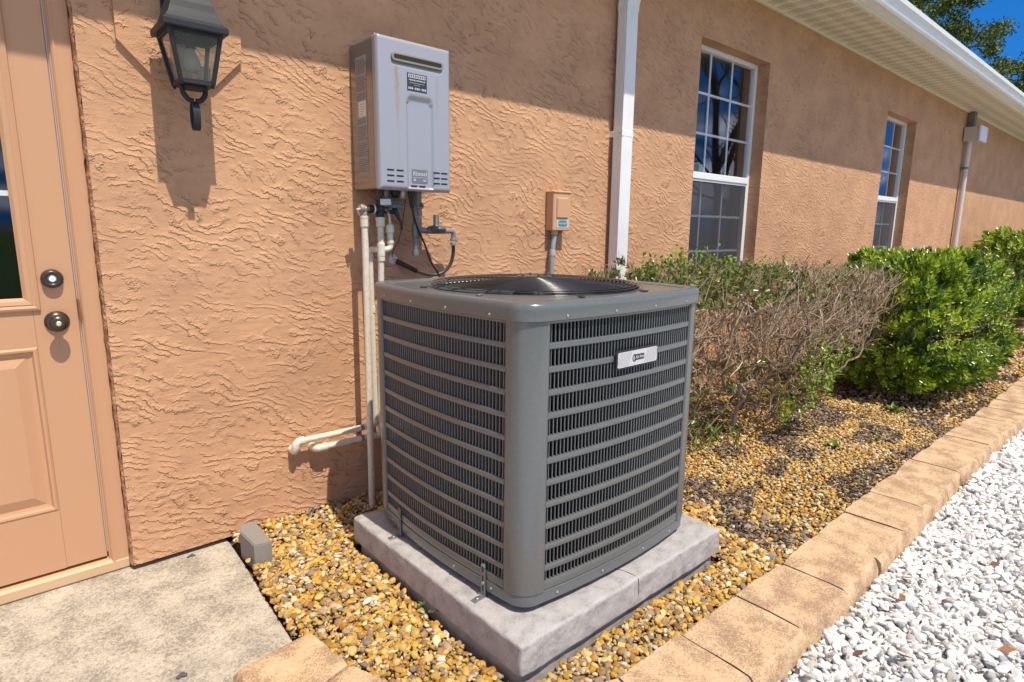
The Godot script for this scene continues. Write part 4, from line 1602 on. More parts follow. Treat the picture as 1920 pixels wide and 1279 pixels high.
	collar(b, Vector3(1.325, 1.165, 0.11), Vector3.UP, 0.0165, 0.03)
	collar(b, Vector3(1.372, 1.232, 0.11), Vector3.UP, 0.0165, 0.012)
	collar(b, Vector3(1.296, 1.165, 0.06), Vector3.UP, 0.0165, 0.028)
	collar(b, Vector3(1.303, 0.93, 0.058), Vector3.UP, 0.0165, 0.03)
	put(b, "coupling", M.pvc, Q)
	# two pipes that turn along the wall and enter it
	var defs := [[Vector3(1.303, 0.43, 0.055), Vector3(1.303, 0.395, 0.055), Vector3(1.285, 0.384, 0.052), 0.935, 0.384, "upper of two cream pipes running along the wall into the stucco", true],
		[Vector3(1.322, 0.37, 0.06), Vector3(1.322, 0.34, 0.06), Vector3(1.305, 0.330, 0.055), 1.022, 0.334, "lower of two cream pipes running along the wall into the stucco", false]]
	for d in defs:
		var Hh := thing("water_pipe", Vector3((d[0].x + d[3]) / 2, d[4], 0.05), d[5], "pipe", "")
		b = MB.new()
		var e := [d[0], d[1], d[2], Vector3((1.285 + d[3]) / 2, d[4], 0.05), Vector3(d[3] + 0.02, d[4], 0.05)]
		b.tube(arc([d[0], d[1], d[2], Vector3(1.26, d[4], 0.051)], 5), R, 14)
		b.tube(PackedVector3Array([Vector3(1.262, d[4], 0.051), Vector3(d[3] + 0.014, d[4], 0.05)]), R, 14)
		put(b, "tube", M.pvc, Hh)
		b = MB.new()
		if d[6]:
			b.tube(arc([Vector3(d[3] + 0.022, d[4], 0.05), Vector3(d[3] + 0.004, d[4], 0.05), Vector3(d[3] - 0.010, d[4] - 0.010, 0.05), Vector3(d[3] - 0.013, d[4] - 0.030, 0.047), Vector3(d[3] - 0.013, d[4] - 0.042, 0.035), Vector3(d[3] - 0.013, d[4] - 0.044, -0.01)], 6), 0.0175, 16)
			collar(b, Vector3(d[3] + 0.018, d[4], 0.05), Vector3.RIGHT, 0.019, 0.016)
		else:
			b.tube(arc([Vector3(d[3] + 0.03, d[4], 0.05), Vector3(d[3] + 0.01, d[4], 0.05), Vector3(d[3] - 0.006, d[4] - 0.001, 0.040), Vector3(d[3] - 0.010, d[4] - 0.002, 0.02), Vector3(d[3] - 0.010, d[4] - 0.002, -0.01)], 6), 0.0175, 16)
			collar(b, Vector3(d[3] + 0.03, d[4], 0.05), Vector3.RIGHT, 0.019, 0.016)
		put(b, "elbow", M.pvc, Hh)
		b = MB.new()
		collar(b, Vector3(1.232, d[4], 0.0505), Vector3.RIGHT, 0.0142, 0.018)
		put(b, "primer_mark", M.primer, Hh)
	# gas line: drip leg, regulator, flexible hose
	var G := thing("gas_line", Vector3(1.6, 1.08, 0.1), "grey gas pipe with drip leg and regulator beside the water heater valves", "gas line")
	b = MB.new()
	b.tube(PackedVector3Array([Vector3(1.515, 1.46, 0.10), Vector3(1.512, 1.25, 0.10)]), 0.0145, 14)
	b.tube(PackedVector3Array([Vector3(1.511, 1.25, 0.10), Vector3(1.509, 1.18, 0.10)]), 0.0105, 14)
	put(b, "drip_leg", M.galv, G)
	b = MB.new()
	collar(b, Vector3(1.513, 1.285, 0.10), Vector3.UP, 0.019, 0.06)
	collar(b, Vector3(1.509, 1.182, 0.10), Vector3.UP, 0.015, 0.026)
	collar(b, Vector3(1.54, 1.285, 0.10), Vector3.RIGHT, 0.014, 0.05)
	put(b, "fitting", M.galv, G)
	b = MB.new()
	b.lathe(Vector3(1.525, 1.395, 0.115), [Vector2(0.016, 0), Vector2(0.016, 0.012), Vector2(0, 0.014)], Vector3(0, 0, 1), 10)
	b.box(Vector3(1.522, 1.378, 0.118), Vector3(0.022, 0.05, 0.01), Basis(Vector3(0, 0, 1), 0.1), 0.003)
	put(b, "shut_off_handle", mat(0.36, 0.20, 0.18, 0.5), G)
	b = MB.new()
	b.lathe(Vector3(1.625, 1.272, 0.10), [Vector2(0.0, 0), Vector2(0.03, 0.0), Vector2(0.038, 0.006), Vector2(0.046, 0.018), Vector2(0.046, 0.026), Vector2(0.03, 0.034), Vector2(0.014, 0.038), Vector2(0.0135, 0.085), Vector2(0, 0.086)], Vector3.UP, 22)
	b.box(Vector3(1.62, 1.283, 0.10), Vector3(0.11, 0.026, 0.035), Basis(), 0.006)
	put(b, "regulator", mat(0.14, 0.145, 0.15, 0.45, 0.4), G)
	b = MB.new()
	b.tube(arc([Vector3(1.67, 1.284, 0.10), Vector3(1.71, 1.283, 0.098), Vector3(1.727, 1.272, 0.095), Vector3(1.728, 1.235, 0.092)], 5), 0.0125, 12)
	collar(b, Vector3(1.728, 1.243, 0.092), Vector3.UP, 0.016, 0.014)
	collar(b, Vector3(1.729, 1.222, 0.091), Vector3.UP, 0.015, 0.014)
	put(b, "elbow", mat(0.36, 0.36, 0.37, 0.4, 0.6), G)
	var Ho := thing("gas_hose", Vector3(1.6, 1.07, 0.05), "black flexible hose looping from regulator to hole in the stucco", "hose")
	b = MB.new()
	b.tube(arc([Vector3(1.729, 1.225, 0.091), Vector3(1.735, 1.17, 0.08), Vector3(1.722, 1.118, 0.07), Vector3(1.685, 1.083, 0.06), Vector3(1.635, 1.073, 0.05), Vector3(1.57, 1.088, 0.045), Vector3(1.51, 1.115, 0.03), Vector3(1.448, 1.149, -0.01)], 8), 0.0088, 12)
	put(b, "hose", mat(0.06, 0.055, 0.05, 0.4), Ho)
	b = MB.new()
	b.tube(arc([Vector3(1.55, 1.0945, 0.041), Vector3(1.51, 1.115, 0.030), Vector3(1.46, 1.1425, 0.004)], 8), 0.0112, 12)
	put(b, "sleeve", M.rubber, Ho)
	b = MB.new()
	b.lathe(Vector3(1.447, 1.15, -0.002), [Vector2(0.026, 0), Vector2(0.022, 0.008), Vector2(0.012, 0.010), Vector2(0, 0.010)], Vector3(0, 0, 1), 14)
	put(b, "caulk_ring", mat(0.60, 0.55, 0.50, 0.8), Ho)
	var Cb := thing("control_cable", Vector3(1.55, 1.02, 0.12), "thin black cable hanging from water heater down behind the air conditioner", "cable")
	b = MB.new()
	b.tube(arc([Vector3(1.465, 1.47, 0.14), Vector3(1.464, 1.42, 0.145), Vector3(1.474, 1.36, 0.14), Vector3(1.505, 1.29, 0.13), Vector3(1.545, 1.225, 0.12), Vector3(1.582, 1.14, 0.115), Vector3(1.63, 1.065, 0.115), Vector3(1.66, 0.9, 0.12), Vector3(1.66, 0.5, 0.1), Vector3(1.66, 0.0, 0.1)], 6), 0.0048, 8)
	put(b, "cable", M.rubber, Cb)
	b = MB.new()
	b.tube(arc([Vector3(1.46, 1.47, 0.142), Vector3(1.462, 1.43, 0.14), Vector3(1.472, 1.385, 0.138)], 6), 0.0095, 8)
	put(b, "grommet", M.rubber, Cb)
	var wr := thing("thin_wire", Vector3(1.46, 1.15, 0.05), "thin dark wire drooping from valves to hole in the stucco", "wire")
	b = MB.new()
	b.tube(arc([Vector3(1.455, 1.42, 0.11), Vector3(1.45, 1.33, 0.09), Vector3(1.445, 1.24, 0.06), Vector3(1.432, 1.19, 0.03), Vector3(1.447, 1.155, 0.0)], 6), 0.0018, 6)
	put(b, "strand", mat(0.09, 0.05, 0.035, 0.6), wr)

# ---------------------------------------------------------------- wall lantern
func lantern() -> void:
	var c := Vector3(0.604, 0, 0.155)
	var A := thing("wall_lantern", Vector3(0.604, 1.62, 0.05), "black coach lantern with clear glass on octagonal stucco plate", "lantern")
	# square ogee roof
	var prof := [[0.060, 1.918], [0.094, 1.918], [0.097, 1.922], [0.097, 1.938], [0.0955, 1.940], [0.086, 1.950], [0.076, 1.966], [0.069, 1.986], [0.063, 2.008], [0.054, 2.030], [0.043, 2.046], [0.032, 2.054], [0.030, 2.062], [0.030, 2.082], [0.0, 2.085]]
	var b := MB.new()
	for k in prof.size() - 1:
		var p := sq(c, prof[k][0], prof[k][1])
		var q := sq(c, prof[k + 1][0], prof[k + 1][1])
		for j in 4:
			if prof[k + 1][0] < 0.001:
				b.tri(p[j], p[(j + 1) % 4], q[j])
			else:
				b.quad(p[j], p[(j + 1) % 4], q[(j + 1) % 4], q[j])
	put(b, "roof", M.lamp, A)
	b = MB.new()
	b.lathe(c + Vector3(0, 2.082, 0), [Vector2(0.014, 0), Vector2(0.011, 0.012), Vector2(0.017, 0.022), Vector2(0.012, 0.034), Vector2(0, 0.045)], Vector3.UP, 16)
	put(b, "finial", M.lamp, A)
	# body frame
	var ht := 0.082
	var hb := 0.054
	var yt := 1.921
	var yb := 1.762
	b = MB.new()
	var tp := sq(c, ht, yt)
	var bt := sq(c, hb, yb)
	for j in 4:
		var up: Vector3 = (tp[j] - bt[j]).normalized()
		var mid: Vector3 = (tp[j] + bt[j]) / 2
		var xa := Vector3(1, 0, 0)
		var za := xa.cross(up).normalized()
		xa = up.cross(za).normalized()
		b.box(mid - Vector3(signf(mid.x - c.x), 0, signf(mid.z - c.z)) * 0.005, Vector3(0.013, (tp[j] - bt[j]).length(), 0.013), Basis(xa, up, za), 0.0015)
		var n1 := (j + 1) % 4
		for e in [[tp, -0.007], [bt, 0.006]]:
			var pa: Vector3 = e[0][j]
			var pb: Vector3 = e[0][n1]
			var dr := (pb - pa).normalized()
			var md := (pa + pb) / 2 + Vector3(0, e[1], 0)
			md += (c - Vector3(md.x, 0, md.z)).normalized() * Vector3(1, 0, 1) * 0.006
			b.box(md, Vector3((pb - pa).length() - 0.012, 0.012, 0.010), Basis(dr, Vector3.UP, dr.cross(Vector3.UP)), 0.0012)
	put(b, "body_frame", M.lamp, A)
	for j in 4:
		var n1 := (j + 1) % 4
		var i1 := sq(c, ht - 0.007, yt - 0.008)
		var i0 := sq(c, hb - 0.007, yb + 0.008)
		b = MB.new()
		b.quad(i0[j], i0[n1], i1[n1], i1[j])
		put(b, "glass", lamp_glass(), A)
	b = MB.new()
	b.box(c + Vector3(0, yb - 0.001, 0), Vector3(hb * 2, 0.005, hb * 2), Basis(), 0.001)
	b.box(c + Vector3(0, yb - 0.008, 0), Vector3(hb * 1.2, 0.010, hb * 1.2), Basis(), 0.002)
	put(b, "floor_plate", M.lamp, A)
	b = MB.new()
	for q in sq(c, hb - 0.006, yb - 0.006):
		b.lathe(q, [Vector2(0, -0.006), Vector2(0.006, -0.002), Vector2(0.005, 0.004), Vector2(0, 0.006)], Vector3.UP, 8)
	put(b, "corner_stud", M.lamp, A)
	# socket and bulb
	b = MB.new()
	b.lathe(c + Vector3(0, 1.92, 0), [Vector2(0.017, 0), Vector2(0.017, 0.035), Vector2(0.014, 0.042), Vector2(0, 0.042)], Vector3.DOWN, 16)
	put(b, "socket", M.black, A)
	b = MB.new()
	b.lathe(c + Vector3(0, 1.882, 0), [Vector2(0.012, 0), Vector2(0.014, 0.012), Vector2(0.024, 0.034), Vector2(0.0275, 0.050), Vector2(0.024, 0.066), Vector2(0.013, 0.077), Vector2(0, 0.081)], Vector3.DOWN, 20)
	put(b, "bulb", mat(0.34, 0.32, 0.28, 0.25), A)
	# arms below and tail loop
	b = MB.new()
	for s in [-1.0, 1.0]:
		b.tube(arc([c + Vector3(s * 0.036, 1.757, 0), c + Vector3(s * 0.034, 1.735, 0), c + Vector3(s * 0.020, 1.716, 0), c + Vector3(s * 0.004, 1.712, 0)], 6), 0.0085, 10)
	put(b, "arm", M.lamp, A)
	b = MB.new()
	var outer := []
	var rows := []
	for j in 41:
		var an := PI / 2 + TAU * j / 40.0
		var row := PackedVector3Array()
		var ctr := Vector3(c.x, 1.664, c.z - 0.006)
		var w := 0.011
		for q in [[-w, 0.0], [-w, 0.006], [w, 0.006], [w, 0.0], [-w, 0.0]]:
			row.append(ctr + Vector3(q[0], (0.042 + q[1]) * sin(an), (0.019 + q[1]) * cos(an)))
		rows.append(row)
	for k in 4:
		var strip := []
		for r in rows:
			strip.append(PackedVector3Array([r[k], r[k + 1]]))
		b.grid(strip)
	put(b, "tail_loop", M.lamp, A)
	# wall bracket
	b = MB.new()
	b.prism(rrect(0.10, 0.26, 0.02), 0.017, 0.030, Transform3D(Basis(Vector3(1, 0, 0), Vector3(0, 0, 1), Vector3(0, -1, 0)), Vector3(c.x, 2.10, 0)))
	put(b, "wall_plate", M.lamp, A)
	b = MB.new()
	b.tube(arc([Vector3(c.x, 2.12, 0.028), Vector3(c.x, 2.17, 0.06), Vector3(c.x, 2.19, 0.11), Vector3(c.x, 2.16, 0.148), Vector3(c.x, 2.12, 0.155)], 8), 0.010, 12)
	put(b, "bracket_arm", M.lamp, A)
	b = MB.new()
	b.box(Vector3(c.x, 1.985, 0.062), Vector3(0.06, 0.05, 0.075), Basis(), 0.006)
	put(b, "brace", M.lamp, A)

func lamp_glass() -> StandardMaterial3D:
	if not M.has("lglass"):
		var g := mat(0.1, 0.1, 0.1, 0.06)
		g.transparency = BaseMaterial3D.TRANSPARENCY_ALPHA
		g.albedo_color = Color(0.50, 0.50, 0.49, 0.34)
		M.lglass = g
	return M.lglass

func sq(c: Vector3, h: float, y: float) -> Array:
	return [Vector3(c.x - h, y, c.z + h), Vector3(c.x + h, y, c.z + h), Vector3(c.x + h, y, c.z - h), Vector3(c.x - h, y, c.z - h)]

# ---------------------------------------------------------------- boxes on the wall, downspout
func boxes_and_spout() -> void:
	var J := thing("disconnect_box", Vector3(2.51, 1.29, 0.0), "small peach electrical box with blue sticker between heater and downspout", "electrical box")
	var b := MB.new()
	b.box(Vector3(2.51, 1.40, 0.026), Vector3(0.136, 0.216, 0.052), Basis(), 0.004)
	var peach := mat(0.60, 0.35, 0.20, 0.5)
	put(b, "back_box", peach, J)
	b = MB.new()
	b.box(Vector3(2.51, 1.398, 0.0575), Vector3(0.142, 0.214, 0.012), Basis(), 0.005)
	b.box(Vector3(2.51, 1.506, 0.035), Vector3(0.146, 0.012, 0.068), Basis(), 0.004)
	b.box(Vector3(2.51, 1.418, 0.066), Vector3(0.092, 0.115, 0.012), Basis(), 0.0055)
	put(b, "cover", peach, J)
	b = MB.new()
	b.box(Vector3(2.515, 1.332, 0.0643), Vector3(0.096, 0.046, 0.0012))
	put(b, "sticker", mat(0.55, 0.60, 0.50, 0.5), J)
	b = MB.new()
	b.prism(stadium(0.076, 0.034), 0.0, 0.0008, Transform3D(Basis(Vector3(1, 0, 0), Vector3(0, 0, 1), Vector3(0, -1, 0)), Vector3(2.515, 1.332, 0.0649)))
	put(b, "sticker_oval", mat(0.06, 0.22, 0.34, 0.5), J)
	b = MB.new()
	for k in 8:
		b.box(Vector3(2.484 + k * 0.0088, 1.332 + 0.002 * sin(k * 2.0), 0.0658), Vector3(0.005, 0.010, 0.0004))
	put(b, "sticker_print", mat(0.45, 0.55, 0.45, 0.5), J)
	var K := thing("flexible_conduit", Vector3(2.47, 1.0, 0.03), "grey conduit running down from the peach electrical box", "conduit")
	b = MB.new()
	collar(b, Vector3(2.484, 1.282, 0.03), Vector3.UP, 0.019, 0.022)
	put(b, "connector", mat(0.5, 0.45, 0.4, 0.5), K)
	b = MB.new()
	var cp := arc([Vector3(2.484, 1.285, 0.03), Vector3(2.482, 1.25, 0.031), Vector3(2.470, 1.20, 0.036), Vector3(2.462, 1.14, 0.038), Vector3(2.460, 1.05, 0.038), Vector3(2.46, 0.7, 0.038), Vector3(2.46, 0.0, 0.038)], 8)
	b.tube(cp, 0.0145, 14)
	put(b, "tube", M.grey_paint, K)
	b = MB.new()
	collar(b, Vector3(2.466, 1.165, 0.037), Vector3(0.1, 1, 0).normalized(), 0.018, 0.035)
	put(b, "coupling", mat(0.42, 0.42, 0.43, 0.5), K)
	# downspout
	var D := thing("downspout", Vector3(3.03, 0, 0.06), "white rectangular metal downspout running down the wall beside the window", "downspout")
	b = MB.new()
	var x0 := 2.975
	var x1 := 3.078
	var z0 := 0.022
	var z1 := 0.10
	spout(b, [Vector3(0, 0.02, 0), Vector3(0, 2.57, 0)], x0, x1, z0, z1)
	put(b, "pipe", M.white, D)
	for e in [[[Vector3(0, 2.565, 0.0), Vector3(0, 2.60, 0.0), Vector3(0, 2.63, 0.008), Vector3(0, 2.66, 0.022), Vector3(0, 2.685, 0.042), Vector3(0, 2.71, 0.062)]], [[Vector3(0, 2.705, 0.056), Vector3(0, 2.88, 0.36)]], [[Vector3(0, 2.875, 0.355), Vector3(0, 2.90, 0.392), Vector3(0, 2.925, 0.42), Vector3(0, 2.95, 0.44), Vector3(0, 2.985, 0.452), Vector3(0, 3.05, 0.455)]]]:
		b = MB.new()
		spout(b, e[0], x0 - 0.003, x1 + 0.003, z0 - 0.003, z1 + 0.003)
		put(b, "elbow", M.white, D)
	b = MB.new()
	b.box(Vector3((x0 + x1) / 2, 1.875, (z0 + z1) / 2 - 0.012), Vector3(x1 - x0 + 0.004, 0.036, z1 - z0 + 0.024), Basis(), 0.002)
	b.box(Vector3(x0 - 0.003, 1.875, 0.075), Vector3(0.004, 0.04, 0.05))
	put(b, "strap", M.white, D)
	b = MB.new()
	b.lathe(Vector3(x0 - 0.005, 1.875, 0.085), [Vector2(0.006, 0), Vector2(0.005, 0.003), Vector2(0, 0.004)], Vector3(-1, 0, 0), 8)
	put(b, "screw", M.steel, D)
	# far utility box and mast
	var F := thing("utility_box", Vector3(10.88, 2.62, 0), "grey utility box high on the far wall below the soffit", "utility box")
	b = MB.new()
	b.box(Vector3(10.89, 2.71, 0.095), Vector3(0.36, 0.19, 0.17), Basis(), 0.005)
	put(b, "case", mat(0.50, 0.47, 0.42, 0.5), F)
	b = MB.new()
	b.box(Vector3(10.89, 2.712, 0.196), Vector3(0.385, 0.21, 0.028), Basis(), 0.005)
	put(b, "lid", mat(0.66, 0.67, 0.70, 0.4), F)
	b = MB.new()
	b.box(Vector3(10.90, 2.92, 0.045), Vector3(0.14, 0.21, 0.08), Basis(), 0.004)
	put(b, "riser", mat(0.20, 0.18, 0.17, 0.6), F)
	var N := thing("conduit_pipe", Vector3(10.84, 0, 0.05), "white painted conduit pipe running down from the grey utility box", "conduit")
	b = MB.new()
	b.tube(PackedVector3Array([Vector3(10.86, 0.02, 0.055), Vector3(10.86, 2.62, 0.055)]), 0.036, 16)
	put(b, "tube", mat(0.62, 0.57, 0.55, 0.45), N)
	b = MB.new()
	collar(b, Vector3(10.86, 2.25, 0.055), Vector3.UP, 0.040, 0.03)
	b.box(Vector3(10.86, 2.25, 0.02), Vector3(0.13, 0.03, 0.008))
	put(b, "clamp", M.galv, N)

func spout(b: MB, path: Array, x0: float, x1: float, z0: float, z1: float) -> void:
	# corrugated rectangular section swept in the y-z plane
	var sec := []
	var n := 4
	for f in 4:
		for i in n * 2:
			var t := (i + 0.5) / (n * 2)
			var gr := 0.0028 if i % 2 == 0 else 0.0
			match f:
				0: sec.append(Vector2(lerpf(x0, x1, t), z1 - gr))
				1: sec.append(Vector2(x1 - gr, lerpf(z1, z0, t)))
				2: sec.append(Vector2(lerpf(x1, x0, t), z0 + gr))
				3: sec.append(Vector2(x0 + gr, lerpf(z0, z1, t)))
	var zc := (z0 + z1) / 2
	var rings := []
	for k in path.size():
		var a: Vector3 = path[maxi(k - 1, 0)]
		var d: Vector3 = path[mini(k + 1, path.size() - 1)]
		var dir := (d - a).normalized()
		var out := Vector3(0, -dir.z, dir.y)
		var ring := []
		for s in sec:
			ring.append(path[k] + Vector3(s.x, 0, zc) + out * (s.y - zc))
		rings.append(ring)
	for k in rings.size() - 1:
		for j in sec.size():
			var j2 := (j + 1) % sec.size()
			b.quad(rings[k][j], rings[k][j2], rings[k + 1][j2], rings[k + 1][j])

# ---------------------------------------------------------------- gravel
func stone_mesh(sd: int, sub: int, jag: float, smooth: bool) -> ArrayMesh:
	var r := RandomNumberGenerator.new()
	r.seed = sd
	var t := (1.0 + sqrt(5.0)) / 2.0
	var vs := [Vector3(-1, t, 0), Vector3(1, t, 0), Vector3(-1, -t, 0), Vector3(1, -t, 0), Vector3(0, -1, t), Vector3(0, 1, t), Vector3(0, -1, -t), Vector3(0, 1, -t), Vector3(t, 0, -1), Vector3(t, 0, 1), Vector3(-t, 0, -1), Vector3(-t, 0, 1)]
	for k in 12:
		vs[k] = vs[k].normalized()
	var fs := [[0, 11, 5], [0, 5, 1], [0, 1, 7], [0, 7, 10], [0, 10, 11], [1, 5, 9], [5, 11, 4], [11, 10, 2], [10, 7, 6], [7, 1, 8], [3, 9, 4], [3, 4, 2], [3, 2, 6], [3, 6, 8], [3, 8, 9], [4, 9, 5], [2, 4, 11], [6, 2, 10], [8, 6, 7], [9, 8, 1]]
	for s in sub:
		var mid := {}
		var nf := []
		for f in fs:
			var m := []
			for e in 3:
				var a: int = f[e]
				var b: int = f[(e + 1) % 3]
				var key := Vector2i(mini(a, b), maxi(a, b))
				if not mid.has(key):
					vs.append(((vs[a] + vs[b]) / 2).normalized())
					mid[key] = vs.size() - 1
				m.append(mid[key])
			nf.append_array([[f[0], m[0], m[2]], [f[1], m[1], m[0]], [f[2], m[2], m[1]], [m[0], m[1], m[2]]])
		fs = nf
	# cut by random planes for facets
	var planes := []
	for k in (10 if not smooth else 9):
		planes.append([Vector3(r.randfn(), r.randfn(), r.randfn()).normalized(), r.randf_range(0.5, 0.85) if not smooth else r.randf_range(0.55, 0.88)])
	for k in vs.size():
		var p: Vector3 = vs[k]
		for q in planes:
			var d: float = p.dot(q[0])
			if d > q[1]:
				p -= q[0] * (d - q[1]) * (0.95 if not smooth else 0.88)
		vs[k] = p * (1.0 + r.randf_range(-jag, jag))
	var b := MB.new()
	if smooth:
		var nn := []
		nn.resize(vs.size())
		nn.fill(Vector3.ZERO)
		for f in fs:
			var c: Vector3 = (vs[f[1]] - vs[f[0]]).cross(vs[f[2]] - vs[f[0]])
			for e in 3:
				nn[f[e]] += c
		for k in vs.size():
			b.vert(vs[k], nn[k].normalized())
		for f in fs:
			b.ix.append_array(PackedInt32Array([f[0], f[2], f[1]]))
	else:
		for f in fs:
			b.tri(vs[f[0]], vs[f[1]], vs[f[2]])
	return b.mesh()

func scatter(called: String, parent: Node3D, mesh: Mesh, m: Material, items: Array) -> void:
	var mm := MultiMesh.new()
	mm.transform_format = MultiMesh.TRANSFORM_3D
	mm.use_colors = true
	mm.mesh = mesh
	mm.instance_count = items.size()
	for k in items.size():
		mm.set_instance_transform(k, items[k][0])
		mm.set_instance_color(k, items[k][1])
	var o := MultiMeshInstance3D.new()
	o.multimesh = mm
	o.material_override = m
	o.name = called
	parent.add_child(o, true)
	tag(o, "", "", "", "stuff")

func rand_basis(s: Vector3, flat := 0.35) -> Basis:
	var b := Basis(Vector3.UP, rng.randf() * TAU) * Basis(Vector3.RIGHT, rng.randfn(0.0, flat)) * Basis(Vector3.BACK, rng.randfn(0.0, flat))
	return b * Basis.from_scale(s)

func on_pad(x: float, z: float, g: float) -> bool:
	return x > 1.006 - g and x < 2.086 + g and z > 0.372 - g and z < 1.41 + g

func slab_edge(z: float) -> float:
	return 0.642 - 0.010 * clampf(z / 0.25, 0, 1) - 0.027 * clampf((z - 0.25) / 0.5, 0, 1)

func gravel() -> void:
	var pal := [lin(0.60, 0.35, 0.06), lin(0.64, 0.42, 0.11), lin(0.48, 0.23, 0.045), lin(0.66, 0.48, 0.20), lin(0.34, 0.18, 0.07), lin(0.68, 0.56, 0.36), lin(0.56, 0.34, 0.10), lin(0.40, 0.29, 0.19), lin(0.60, 0.33, 0.05), lin(0.28, 0.21, 0.16), lin(0.66, 0.45, 0.13)]
	var Y := Node3D.new()
	Y.name = "yellow_gravel"
	add_child(Y)
	tag(Y, "bed of rounded yellow and brown river gravel along the house", "gravel", "", "stuff")
	var lists := [[], [], [], []]
	var bark := []
	var nz := noise(1.6, 4, 88)
	for layer in 3:
		var x := 0.60
		while x < 11.0:
			var near: bool = x < 2.6
			var step := 0.0172 if near else (0.019 if x < 5.0 else 0.034)
			var z := 0.0
			while z < 1.64:
				var px := x + rng.randf_range(-0.6, 0.6) * step
				var pz := z + rng.randf_range(-0.6, 0.6) * step
				z += step
				var ok := border_dist(px, pz) < -0.115 and px > slab_edge(pz) + 0.004 and pz > 0.004
				if on_pad(px, pz, 0.004) or not ok:
					continue
				if px > 0.64 and px < 0.726 and pz > 0.08 and pz < 0.306:
					continue
				# patches of bark litter, more of it under the shrubs
				var bk := nz.get_noise_2d(px * 1.0, pz * 1.6) + (0.10 if px > 2.3 else -0.35) + 0.12 * clampf((px - 3.0) / 2.0, 0, 1)
				var big := rng.randf()
				var sz := (0.0052 + 0.0125 * pow(big, 2.4)) if near else (0.0062 + 0.0055 * big)
				if x > 5.0:
					sz *= 1.4
				if layer == 2 and not near and rng.randf() < 0.5:
					continue
				if bk > 0.21 and rng.randf() < 0.72:
					if layer < 2 or rng.randf() < 0.8:
						var bsz := rng.randf_range(0.6, 1.5)
						bark.append([Transform3D(rand_basis(Vector3(0.014, 0.0035, 0.005) * bsz, 0.4), Vector3(px, gy(px, pz) + 0.004 + layer * 0.006, pz)), [lin(0.14, 0.095, 0.065), lin(0.22, 0.165, 0.125), lin(0.085, 0.06, 0.045), lin(0.32, 0.26, 0.21)][rng.randi() % 4]])
					continue
				var cc: Color = pal[rng.randi() % pal.size()]
				if rng.randf() < 0.035:
					cc = lin(0.72, 0.67, 0.58)
				cc = cc * rng.randf_range(0.75, 1.18)
				var s := Vector3(sz * rng.randf_range(0.95, 1.5), sz * rng.randf_range(0.55, 0.85), sz * rng.randf_range(0.8, 1.1))
				var yy := gy(px, pz) - 0.008 + layer * 0.0085
				lists[rng.randi() % 4].append([Transform3D(rand_basis(s), Vector3(px, yy, pz)), cc])
			x += step
	for k in 4:
		scatter("pebble", Y, stone_mesh(100 + k, 1, 0.06, k < 2), M.stone, lists[k])
	print("yellow ", lists[0].size() * 4, " bark ", bark.size())
	var Bk := Node3D.new()
	Bk.name = "bark_mulch"
	add_child(Bk)
	tag(Bk, "dark bark and twig litter mixed into the yellow gravel", "mulch", "", "stuff")
	scatter("bark_chip", Bk, stone_mesh(140, 0, 0.15, false), M.bark, bark)
	# white marble chips
	var Wn := Node3D.new()
	Wn.name = "white_gravel"
	add_child(Wn)
	tag(Wn, "bed of crushed white marble chips outside the paver border", "gravel", "", "stuff")
	var wl := [[], [], [], [], []]
	var bits := []
	for layer in 4:
		var x := 1.0
		while x < 9.0:
			var step := 0.0235 if x < 3.2 else (0.029 if x < 5.0 else 0.045)
			var z := 1.78
			while z < 3.3:
				var px := x + rng.randf_range(-0.6, 0.6) * step
				var pz := z + rng.randf_range(-0.6, 0.6) * step
				z += step
				if border_dist(px, pz) < 0.135 or pz > 2.0 + px * 0.5:
					continue
				if layer == 3 and rng.randf() < 0.6:
					continue
				var sz := (0.0075 + 0.0115 * pow(rng.randf(), 1.4)) * (1.25 if x > 4.0 else 1.0)
				var g := rng.randf_range(0.82, 0.94)
				var cc := lin(g, g * 0.975, g * 0.94)
				var q := rng.randf()
				if q < 0.06:
					cc = lin(0.50, 0.50, 0.53)
				elif q < 0.10:
					cc = lin(0.60, 0.55, 0.48)
				elif q < 0.115:
					cc = lin(0.62, 0.50, 0.44)
				var s := Vector3(sz * rng.randf_range(1.0, 1.7), sz * rng.randf_range(0.5, 0.9), sz * rng.randf_range(0.7, 1.1))
				wl[rng.randi() % 5].append([Transform3D(rand_basis(s, 0.5), Vector3(px, -0.045 + layer * 0.0095 + (0.006 if sz > 0.014 else 0.0), pz)), cc])
				if layer == 3 and rng.randf() < 0.10:
					bits.append([Transform3D(rand_basis(Vector3(0.016, 0.002, 0.0045) * rng.randf_range(0.5, 1.3), 0.4), Vector3(px, -0.004, pz)), [lin(0.14, 0.09, 0.06), lin(0.09, 0.06, 0.045), lin(0.24, 0.15, 0.09)][rng.randi() % 3]])
			x += step
	for k in 5:
		scatter("marble_chip", Wn, stone_mesh(200 + k, 1, 0.03, false), M.chip, wl[k])
	scatter("dry_fragment", Wn, stone_mesh(141, 0, 0.15, false), M.bark, bits)
	print("white ", wl[0].size() * 5)

# ---------------------------------------------------------------- plants
func leaf(b: MB, p: Vector3, dir: Vector3, up: Vector3, l: float, w: float, cc: Color) -> void:
	var s := dir.cross(up).normalized() * w * 0.5
	var nn := s.cross(dir).normalized()
	b.col = cc
	var m := p + dir * l * 0.5 - nn * l * 0.06
	var i := b.vert(p, nn)
	b.vert(m + s + nn * w * 0.12, (nn - s.normalized() * 0.35).normalized())
	b.vert(p + dir * l, nn)
	b.vert(m - s + nn * w * 0.12, (nn + s.normalized() * 0.35).normalized())
	b.vert(m, nn)
	b.ix.append_array(PackedInt32Array([i, i + 4, i + 1, i + 1, i + 4, i + 2, i + 2, i + 4, i + 3, i + 3, i + 4, i]))

